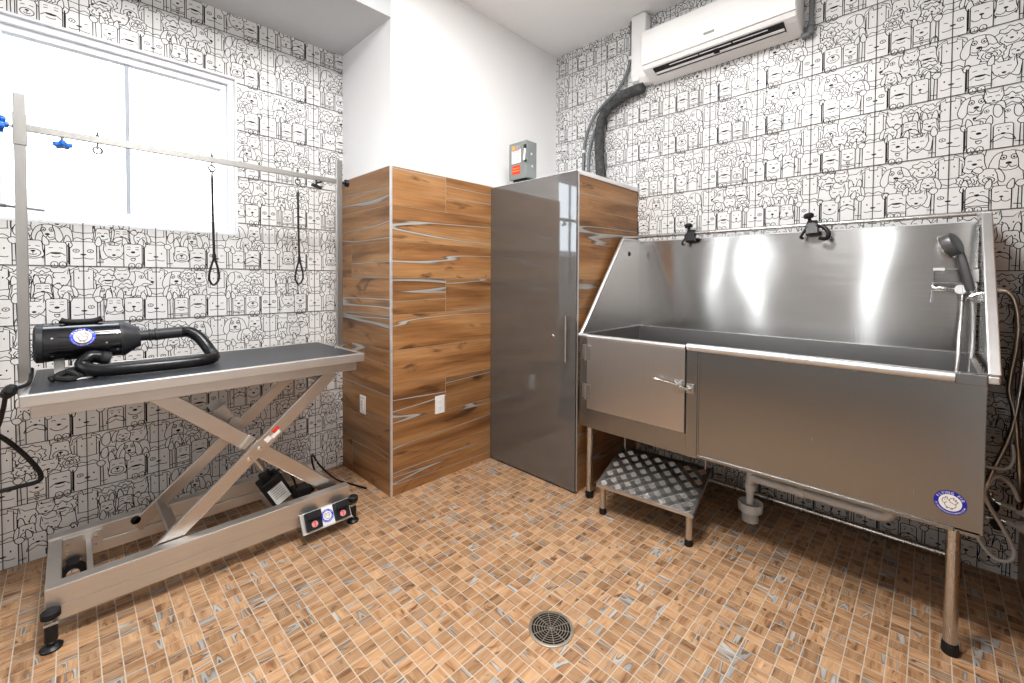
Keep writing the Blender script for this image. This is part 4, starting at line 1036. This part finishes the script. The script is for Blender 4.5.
mk('warning_label', ['badge_white'], lambda bm: bar(bm, pv+dB*.112+Vector((0, -.0005, -.012)), pv+dB*.160+Vector((0, -.0005, -.012)), .0016, .020), t)['label'] = 'pale sticker under the red one'
each('cross_plate', ['arm'], (lambda bm: bar(bm, (.335, YF, .226), (.335, YR-.01, .226), .09, .012, dB), lambda bm: bar(bm, (1.02, YF-.002, .85), (1.02, YR-.01, .85), .03, .03)), t, bevel=.002)
each('roller', ['black'], (lambda bm: cyl(bm, (.225, YR-.012, .188), (.225, YR+.03, .188), .020, n=20), lambda bm: cyl(bm, (1.085, YF-.05, .175), (1.085, YR+.03, .175), .012, n=14)), t, smooth=True)
# base
RF0, RF1, RL, RR = 2.442, 2.500, -.083, 1.142
boxes('base_rail', ['rail'], [(RL, RR, RF0, RF1, .142, .222), (RL+.012, RR, RF0+.004, RF1, .083, .140)], t, bevel=.003)
boxes('base_rail', ['rail'], [(RL, RR, 2.925, 2.985, .142, .215), (RL+.012, RR, 2.921, 2.985, .083, .140)], t, bevel=.003)
boxes_each('base_cross_bar', ['rail'], [(RL, RL+.045, RF1, 2.925, .135, .205), (.040, .060, RF1, 2.925, .10, .165), (1.08, RR, RF1, 2.925, .10, .165), (.80, .83, RF1, 2.925, .09, .13)], t, bevel=.002)
boxes('caster_bracket', ['rail'], [(RL+.045, .10, 2.912, 2.925, .10, .20)], t, bevel=.002)
each('bracket_bolt', ['chrome'], [lambda bm, x=x, z=z: cyl(bm, (x, 2.912, z), (x, 2.906, z), .008, n=8) for x in (-.02, .075) for z in (.135, .175)], t)
mk('caster', ['rubber'], lambda bm: (cyl(bm, (-.004, 2.86, .048), (-.004, 2.895, .048), .045, n=28), bar(bm, (-.004, 2.877, .10), (-.004, 2.90, .06), .045, .03)), t, smooth=True)
mk('caster_hub', ['chrome'], lambda bm: lathe(bm, (-.004, 2.861, .048), (-.004, 2.853, .048), [(0, .026), (.5, .024), (1, .012)], 20), t, smooth=True)
for i, (x, y) in enumerate(((-.066, 2.418), (1.158, 2.436), (-.066, 2.998), (1.12, 3.0))):
    ft = mk('leveling_foot', ['black'], lambda bm: (lathe(bm, (x, y, 0), (x, y, .022), [(0, .032), (.35, .034), (.7, .026), (1, .012)], 24), cyl(bm, (x, y, .034), (x, y, .098), .0195, n=20)), t, smooth=True)
    mk('threaded_rod', ['chrome'], lambda bm: cyl(bm, (x, y, .018), (x, y, .118), .0085, n=12), ft, smooth=True)
    mk('foot_bracket', ['rail'], lambda bm: (box(bm, x-.02, x+.02, min(y, RF0 if i < 2 else 2.98)-.016, max(y, RF0 if i < 2 else 2.98)+.012, .098, .108)), ft)
    mk('adjusting_knob', ['rubber'], lambda bm: (lathe(bm, (x, y, .118), (x, y, .152), [(0, .018), (.25, .029), (.85, .029), (1, .022)], 14)), ft, smooth=True)
# actuator and motor
act0, act1 = Vector((.565, 2.72, .70)), Vector((.835, 2.72, .205)); da = (act1-act0).normalized()
mk('actuator_bracket', ['post'], lambda bm: bar(bm, Vector((.552, 2.72, .735))-da*.035, Vector((.552, 2.72, .735))+da*.045, .16, .062, da.cross(Vector((0, 1, 0)))), t, bevel=.002)
mk('actuator_tube', ['pipe'], lambda bm: (cyl(bm, act0+da*.17, act1-da*.08, .021, n=20), cyl(bm, act0+da*.04, act0+da*.30, .0145, n=16)), t, smooth=True)
mk('actuator_clevis', ['arm'], lambda bm: (cyl(bm, (.618, 2.68, .655), (.618, 2.775, .655), .034, n=20), bar(bm, act0+da*.02, act0+da*.09, .04, .05)), t, smooth=True)
mo = Vector((.815, 2.70, .228))
def motor(bm):
    bar(bm, mo-da*.085, mo+da*.085, .10, .120, da.cross(Vector((0, 1, 0))))
    cyl(bm, mo-da*.125, mo-da*.07, .032, n=20)
m_ = mk('motor', ['black'], motor, t, bevel=.01)
q = Vector((0, -1, 0)); ev = da; 
mk('motor_label', ['badge_white'], lambda bm: bar(bm, mo-da*.035+q*.0508, mo+da*.075+q*.0508, .001, .085, da.cross(Vector((0, 1, 0)))), m_)
mk('motor_print', ['label_grey'], lambda bm: [bar(bm, mo+da*(-.032+.014*k)+q*.0516+da.cross(Vector((0, 1, 0)))*.030, mo+da*(-.032+.014*k)+q*.0516-da.cross(Vector((0, 1, 0)))*.030, .0006, .004, da) for k in range(6)], m_)
mk('control_box', ['black'], lambda bm: (box(bm, .93, 1.02, 2.70, 2.80, .10, .165)), t, bevel=.006)
tubeobj('power_cable', 'rubber', [(.80, 2.70, .27), (.83, 2.69, .33), (.88, 2.72, .32), (.93, 2.74, .23), (.95, 2.75, .165)], .006, t)
tubeobj('power_cable', 'rubber', [(.80, 2.74, .28), (.78, 2.78, .33), (.80, 2.84, .30), (.88, 2.88, .20), (.96, 2.84, .12), (.98, 2.78, .14)], .006, t)
tubeobj('power_cable', 'rubber', [(1.02, 2.76, .13), (1.08, 2.78, .16), (1.10, 2.90, .24), (1.16, 3.04, .22), (1.22, 3.08, .12), (1.30, 3.0, .02), (1.36, 2.86, .008), (1.40, 2.74, .008)], .006, t)
# overhead bar: posts, beam, knobs, eyes
YP = 2.765
p1 = boxes('post', ['post'], [(-.154, -.119, YP-.006, YP+.006, TZ-.10, 2.212)], t, bevel=.003)
boxes('beam_sleeve', ['post'], [(-.157, -.115, YP-.009, YP+.009, 1.995, 2.130)], p1, bevel=.003)
boxes('post_clamp', ['pipe'], [(-.156, -.137, YP-.03, YP+.03, TZ-.07, TZ-.005)], p1, bevel=.003)
p2 = boxes('post', ['post'], [(1.208, 1.246, YP-.012, YP+.012, TZ-.10, 2.205)], t, bevel=.003)
mk('post_knob', ['black'], lambda bm: lathe(bm, (1.250, YP, 2.065), (1.292, YP, 2.065), [(0, .008), (.35, .010), (.4, .022), (.9, .024), (1, .016)], 14), p2)
boxes('post_clamp', ['pipe'], [(1.185, 1.262, YP-.03, YP+.03, TZ-.07, TZ+.012)], p2, bevel=.003)
mk('clamp_bolt', ['black'], lambda bm: cyl(bm, (1.225, YP-.09, TZ-.012), (1.225, YP-.096, TZ-.012), .01, n=12), p2)
mk('overhead_beam', ['post'], lambda bm: bar(bm, (-.122, YP, 2.072), (1.210, YP, 2.066), .016, .030), t, bevel=.002)
def star_knob(name, c, axis, mat, par, R=.030):
    c = Vector(c); d, s, u = frame_of(axis)
    def f(bm):
        cyl(bm, c-d*.035, c, .006, n=12, mat=1); cyl(bm, c-d*.012, c+d*.004, .012, n=16)
        n = 40; prof = [R*(.80+.20*cos(5*2*pi*k/n)) for k in range(n)]
        A = [bm.verts.new(c+(s*cos(2*pi*k/n)+u*sin(2*pi*k/n))*prof[k]) for k in range(n)]; B = [bm.verts.new(c+d*.018+(s*cos(2*pi*k/n)+u*sin(2*pi*k/n))*prof[k]*.95) for k in range(n)]
        bm.faces.new(A); bm.faces.new(list(reversed(B)))
        for k in range(n): bm.faces.new((A[k], B[k], B[(k+1) % n], A[(k+1) % n]))
        bmesh.ops.recalc_face_normals(bm, faces=bm.faces[:])
    return mk(name, [mat, 'chrome'], f, par, bevel=.003)
mk('locking_pin', ['shower_grey'], lambda bm: (cyl(bm, (-.195, YP, 1.737), (-.070, YP, 1.728), .0042, n=10), cyl(bm, (-.195, YP, 1.737), (-.178, YP, 1.736), .007, n=10)), p1, smooth=True)
star_knob('clamp_knob', (-.178, YP-.004, 2.072), (-1, -.2, .1), 'blue', t, .036)['label'] = 'blue star knob on the tall post'
star_knob('clamp_knob', (-.012, YP-.004, 2.030), (.05, -.15, -1), 'blue', t, .034)['label'] = 'blue star knob under the beam'
mk('clamp_knob', ['black'], lambda bm: (cyl(bm, (1.085, YP, 2.056), (1.085, YP, 2.02), .006, n=10), bar(bm, (1.055, YP-.004, 2.022), (1.115, YP-.004, 2.006), .022, .018), bar(bm, (1.08, YP-.012, 2.035), (1.112, YP-.016, 2.044), .014, .012)), t, bevel=.003)
def eye(x):
    def f(bm):
        cyl(bm, (x, YP, 2.03), (x, YP, 2.108), .004, n=10); cyl(bm, (x, YP, 2.086), (x, YP, 2.094), .008, n=6)
        tube(bm, [(x+.0155*cos(a), YP+.004*cos(a), 2.024+.0155*sin(a)) for a in [2*pi*k/20 for k in range(20)]], .0042, 8, True)
    return mk('eye_bolt', ['shower_grey'], f, t, smooth=True)
for x in (.100, .540, .975): eye(x)

# loops hanging from the beam
def loop(x, zt, zb, label, sway):
    l = thing('grooming_loop', label, 'leash', (x, YP, zt), 'grooming loops on overhead bar')
    zs = zb+.15
    mk('cord', ['rubber'], lambda bm: (tube(bm, cat([(x, YP, zt), (x+sway*.3, YP, zt-.2), (x+sway, YP, zs)], 6), .0062, 8),
        tube(bm, cat([(x+sway, YP, zs), (x+sway-.019, YP, zb+.08), (x+sway-.023, YP, zb+.03), (x+sway-.004, YP, zb), (x+sway+.019, YP, zb+.03), (x+sway+.018, YP, zb+.08), (x+sway, YP, zs)], 6), .0052, 8)), l, smooth=True)
    mk('slider', ['black'], lambda bm: lathe(bm, (x+sway, YP, zs-.012), (x+sway, YP, zs+.02), [(0, .008), (.5, .010), (1, .007)], 12), l, smooth=True)
    mk('snap_hook', ['pipe'], lambda bm: (cyl(bm, (x, YP, zt-.012), (x, YP, zt+.02), .006, n=10), tube(bm, [(x+.009*cos(a), YP, zt+.026+.013*sin(a)) for a in [2*pi*k/16 for k in range(16)]], .0026, 8, True)), l, smooth=True)
    return l
loop(.540, 1.985, 1.402, 'dark grooming loop hanging from beam in front of the window side', .006)
loop(.975, 1.972, 1.405, 'black grooming loop hanging from beam nearer the right post', .006)

# ------------------------------------------------------------------ pet dryer on the table
DY, DZ, DR = 2.80, 1.146, .081
x0, x1 = -.096, .180
t = thing('pet_dryer', 'glossy black canister dog dryer with long black hose lying on table mat', 'dryer', (.05, DY, TZ-.002))
mk('canister', ['black_gloss'], lambda bm: cyl(bm, (x0, DY, DZ), (x1-.01, DY, DZ), DR, n=48), t, smooth=True)
mk('end_cap', ['cap_grey'], lambda bm: lathe(bm, (x0-.016, DY, DZ), (x0+.014, DY, DZ), [(0, .066), (.1, .076), (.3, DR+.003), (.95, DR+.003), (1, DR)], 48), t, smooth=True)
mk('nose_cone', ['cap_grey'], lambda bm: lathe(bm, (x1-.012, DY, DZ), (x1+.060, DY, DZ+.004), [(0, DR+.003), (.18, DR+.003), (.82, .052), (1, .050), (1, .02)], 48), t, smooth=True)
mk('nozzle_coupling', ['cap_grey'], lambda bm: lathe(bm, (x1+.05, DY, DZ+.006), (x1+.225, DY, DZ+.012), [(0, .026), (.25, .026), (.26, .030), (.30, .030), (.31, .026), (.38, .026), (.39, .031), (.45, .031), (.46, .028), (1, .0285), (1, .02)], 28), t, smooth=True)
mk('carry_handle', ['rubber'], lambda bm: tube(bm, cat([(-.030, DY, DZ+DR+.020), (-.012, DY, DZ+DR+.012), (.012, DY, DZ+DR+.009), (.04, DY, DZ+DR+.008), (.068, DY, DZ+DR+.009), (.090, DY, DZ+DR+.013), (.106, DY, DZ+DR+.021)], 5), .0125, 12), t, smooth=True)
each('handle_mount', ['black'], [lambda bm, x=x: cyl(bm, (x, DY, DZ+DR-.005), (x, DY, DZ+DR+.006), .009, n=12) for x in (.0, .075)], t)
for x, a in ((-.055, 20), (-.055, -38), (.118, -4), (.155, -30), (.155, 25)):
    d = Vector((0, -cos(radians(a)), sin(radians(a)))); c = Vector((x, DY, DZ))
    mk('screw', ['chrome'], lambda bm: cyl(bm, c+d*(DR-.001), c+d*(DR+.002), .0042, n=10), t)
boxes_each('foot', ['pvc'], [(-.052, -.018, DY-.01, DY+.045, TZ+.012, DZ-DR*.9), (.105, .135, DY-.01, DY+.045, TZ+.012, DZ-DR*.9)], t, bevel=.003)
boxes_each('base_skid', ['black'], [(-.07, .0, DY-.06, DY+.06, TZ-.002, TZ+.012), (.09, .15, DY-.06, DY+.06, TZ-.002, TZ+.012)], t, bevel=.004)
def dmap(u, v, h):
    a = radians(20)+v/DR; return (.040+u, DY-cos(a)*(DR+h), DZ+sin(a)*(DR+h))
badge(t, .042, dmap, 'badge_blue_bright')
hp = [(x1+.22, DY, DZ+.012), (x1+.26, DY-.002, DZ+.008), (x1+.30, DY-.02, DZ-.025), (x1+.335, DY-.065, TZ+.062), (x1+.342, DY-.12, TZ+.036), (x1+.312, DY-.165, TZ+.030), (x1+.24, DY-.19, TZ+.030), (x1+.10, DY-.185, TZ+.030), (x1-.05, DY-.17, TZ+.031), (x1-.115, DY-.145, TZ+.036), (x1-.142, DY-.115, TZ+.060), (x1-.115, DY-.10, TZ+.088), (x1-.075, DY-.095, TZ+.080)]
def hose(bm):
    pts = cat(hp, 14); tube(bm, pts, .0275, 18, radii=[.0275+.0006*(1 if i % 2 else -1) for i in range(len(pts))])
h_ = mk('hose', ['hose_black'], hose, t, smooth=True)
mk('hose_cuff', ['cap_grey'], lambda bm: lathe(bm, (x1-.085, DY-.0955, TZ+.083), (x1-.055, DY-.088, TZ+.070), [(0, .029), (.9, .030), (1, .022)], 24), h_, smooth=True)
# coiled strap lying in front of the dryer
t2 = thing('buckle_strap', 'crumpled black strap with buckle on table mat in front of dryer', 'strap', (.0, 2.68, TZ-.002))
mk('webbing', ['rubber'], lambda bm: (tube(bm, cat([(-.06, 2.66, TZ+.008), (-.03, 2.67, TZ+.03), (.0, 2.66, TZ+.035), (.02, 2.65, TZ+.012), (-.01, 2.64, TZ+.008), (-.04, 2.65, TZ+.02), (.01, 2.68, TZ+.042), (.06, 2.69, TZ+.02), (.08, 2.67, TZ+.008)], 5), .012, 8),), t2, smooth=True)
mk('buckle', ['black'], lambda bm: (box(bm, -.025, .015, 2.635, 2.662, TZ-.002, TZ+.022), box(bm, .02, .05, 2.65, 2.68, TZ-.002, TZ+.014)), t2, bevel=.004)
mk('strap_end', ['pvc'], lambda bm: bar(bm, (.015, 2.645, TZ+.004), (.065, 2.66, TZ+.006), .02, .006), t2, bevel=.002)

# power cord hanging at the left end of the table
t = thing('extension_lead', 'black power cord with inline plug hanging off left end of table', 'cord', (-.16, 2.5, .95))
tubeobj('cable', 'rubber', [(-.118, 2.80, TZ+.045), (-.118, 2.72, TZ+.016), (-.124, 2.60, TZ+.012), (-.148, 2.50, TZ+.020), (-.166, 2.47, 1.020), (-.172, 2.47, .985), (-.180, 2.49, .935), (-.196, 2.51, .87), (-.235, 2.52, .80), (-.285, 2.53, .775), (-.325, 2.55, .81), (-.318, 2.58, .862), (-.275, 2.595, .872)], .0072, t)
mk('inline_plug', ['black'], lambda bm: (lathe(bm, (-.150, 2.475, 1.035), (-.172, 2.47, .985), [(0, .008), (.2, .018), (.55, .022), (.8, .015), (1, .008)], 14), bar(bm, (-.185, 2.465, 1.0), (-.148, 2.478, 1.008), .026, .020)), t, bevel=.004)
tubeobj('lower_cable', 'rubber', [(-.28, 2.60, .87), (-.205, 2.60, .825), (-.150, 2.62, .745), (-.105, 2.64, .655), (-.092, 2.65, .608), (-.105, 2.65, .588), (-.16, 2.65, .585), (-.28, 2.66, .572), (-.42, 2.78, .48), (-.52, 2.98, .38), (-.57, 3.14, .36), (-.58, 3.20, .38)], .0085, t)
mk('wall_plug', ['black'], lambda bm: (box(bm, -.60, -.56, 3.195, 3.236, .355, .405),), t, bevel=.006)

# ------------------------------------------------------------------ foot control in front of the base rail
t = thing('foot_pedal', 'twin black foot pedal on metal tray in front of table base rail', 'foot pedal', (1.0, 2.40, 0))
fx0, fx1 = .855, 1.130
S0, S1 = Vector((0, 2.440, .148)), Vector((0, 2.388, .062))    # sloping tray plane
dn = (S1-S0).normalized(); nn = Vector((0, -dn.z, dn.y)); nn = nn if nn.z > 0 else -nn
nn = Vector((0, dn.z, -dn.y)); nn = nn if nn.z > 0 else -nn
def tp(x, s, h): return Vector((x, 0, 0))+S0+(S1-S0)*s+nn*h
def slope_box(bm, xa, xb, s0, s1, h0, h1, mat=0):
    P = [tp(0, s0, h0), tp(0, s1, h0), tp(0, s1, h1), tp(0, s0, h1)]
    prism(bm, [(p.y, p.z) for p in P], 'X', xa, xb, mat)
def tray(bm):
    slope_box(bm, fx0, fx1, 0, 1.05, -.003, 0); slope_box(bm, fx0, fx1, 1.0, 1.05, 0, .012)
    slope_box(bm, fx0, fx0+.004, 0, 1.05, 0, .012)
    box(bm, fx0+.06, fx1-.06, 2.428, 2.4415, .09, .135)
mk('tray', ['rail'], tray, t, bevel=.001)
for xa, xb in ((fx0+.022, fx0+.105), (fx0+.178, fx0+.262)):
    pd = mk('pedal', ['black'], lambda bm: (slope_box(bm, xa, xb, .02, .95, 0, .024), slope_box(bm, xa+.003, xb-.003, .03, .42, .024, .046)), t, bevel=.004)
    mk('pedal_sticker', ['pink'], lambda bm: cyl(bm, tp((xa+xb)/2, .68, .024), tp((xa+xb)/2, .68, .0252), .017, n=24), pd)['label'] = 'round pink sticker'
    mk('sticker_mark', ['red'], lambda bm: [bar(bm, tp((xa+xb)/2-.008, .68+k*.10, .0256), tp((xa+xb)/2+.008, .68+k*.10, .0256), .0008, .004, nn) for k in (-1, 1)]+[bar(bm, tp((xa+xb)/2, .56, .0256), tp((xa+xb)/2, .80, .0256), .004, .0008, nn)], pd)
boxes_ = mk('badge_plate', ['badge_white'], lambda bm: slope_box(bm, fx0+.106, fx0+.177, .04, .96, 0, .004), t)
es = (S1-S0).normalized()
badge(t, .034, lambda u, v, h: tp(fx0+.1415+u, .5, .004+h)-es*v, 'badge_blue_bright')

# ------------------------------------------------------------------ light
w = bpy.data.worlds.new('sky'); sc.world = w; w.use_nodes = True
nt = w.node_tree; nt.nodes.clear()
out = nt.nodes.new('ShaderNodeOutputWorld'); bg = nt.nodes.new('ShaderNodeBackground')
bg.inputs[0].default_value = (.86, .94, 1.0, 1); bg.inputs[1].default_value = 5.0
nt.links.new(bg.outputs[0], out.inputs[0])
# bright overcast sky above the horizon, darker ground below it
tc = nt.nodes.new('ShaderNodeTexCoord'); sx = nt.nodes.new('ShaderNodeSeparateXYZ'); rp = nt.nodes.new('ShaderNodeValToRGB')
rp.color_ramp.elements[0].position = .46; rp.color_ramp.elements[0].color = (.09, .085, .08, 1)
rp.color_ramp.elements[1].position = .53; rp.color_ramp.elements[1].color = (.86, .94, 1.0, 1)
mr = nt.nodes.new('ShaderNodeMapRange'); mr.inputs[1].default_value = -1; mr.inputs[2].default_value = 1
nt.links.new(tc.outputs['Generated'], sx.inputs[0]); nt.links.new(sx.outputs[2], mr.inputs[0])
nt.links.new(mr.outputs[0], rp.inputs[0]); nt.links.new(rp.outputs[0], bg.inputs[0])

def area(name, loc, target, size, power, col=(1, .985, .97), shape='DISK', sy=None):
    l = bpy.data.lights.new(name, 'AREA'); l.shape = shape; l.size = size; l.energy = power; l.color = col
    if sy: l.size_y = sy
    o = bpy.data.objects.new(name, l); COL.objects.link(o); o.location = loc
    o.rotation_euler = (Vector(target)-Vector(loc)).to_track_quat('-Z', 'Y').to_euler()
    return o
area('ceiling_downlight', (.45, .86, H_MAIN-.01), (.45, .86, 0), .5, 66)
area('ceiling_downlight', (.30, 1.66, H_MAIN-.01), (.30, 1.66, 0), .4, 8)
area('ceiling_downlight', (1.55, 1.30, H_MAIN-.01), (1.55, 1.30, 0), .5, 26)
# strip lights added unseen behind the camera, to streak the splash back
for y, wd, p in ((2.13, .09, 7), (2.68, .08, 4), (.58, .13, 8)):
    area('rear_streak_light', (X_REAR+.04, y, 2.1), (3, y, 2.1), wd, p, (.95, .98, 1), 'RECTANGLE', 1.8)

# ------------------------------------------------------------------ camera
f_px = 431.2763; yaw, pitch, roll = .771921, .0229922, .0050313; cy_pp = 289.3086
fw = Vector((cos(yaw)*cos(pitch), sin(yaw)*cos(pitch), -sin(pitch)))
rt = Vector((sin(yaw), -cos(yaw), 0)); up = rt.cross(fw)
r2 = rt*cos(roll)+up*sin(roll); u2 = -rt*sin(roll)+up*cos(roll)
cd = bpy.data.cameras.new('camera'); co = bpy.data.objects.new('camera', cd); COL.objects.link(co)
mx = Matrix(((r2.x, u2.x, -fw.x, 0), (r2.y, u2.y, -fw.y, 0), (r2.z, u2.z, -fw.z, 1.44), (0, 0, 0, 1)))
co.matrix_world = mx
cd.sensor_fit = 'HORIZONTAL'; cd.sensor_width = 36; cd.lens = f_px/1024*36
cd.shift_x = 0; cd.shift_y = -(341.5-cy_pp)/1024
cd.clip_start = .02; cd.clip_end = 100
sc.camera = co

sc.view_settings.view_transform = 'Standard'
sc.view_settings.look = 'Medium High Contrast'
sc.view_settings.exposure = 0.08
sc.view_settings.gamma = 1.0
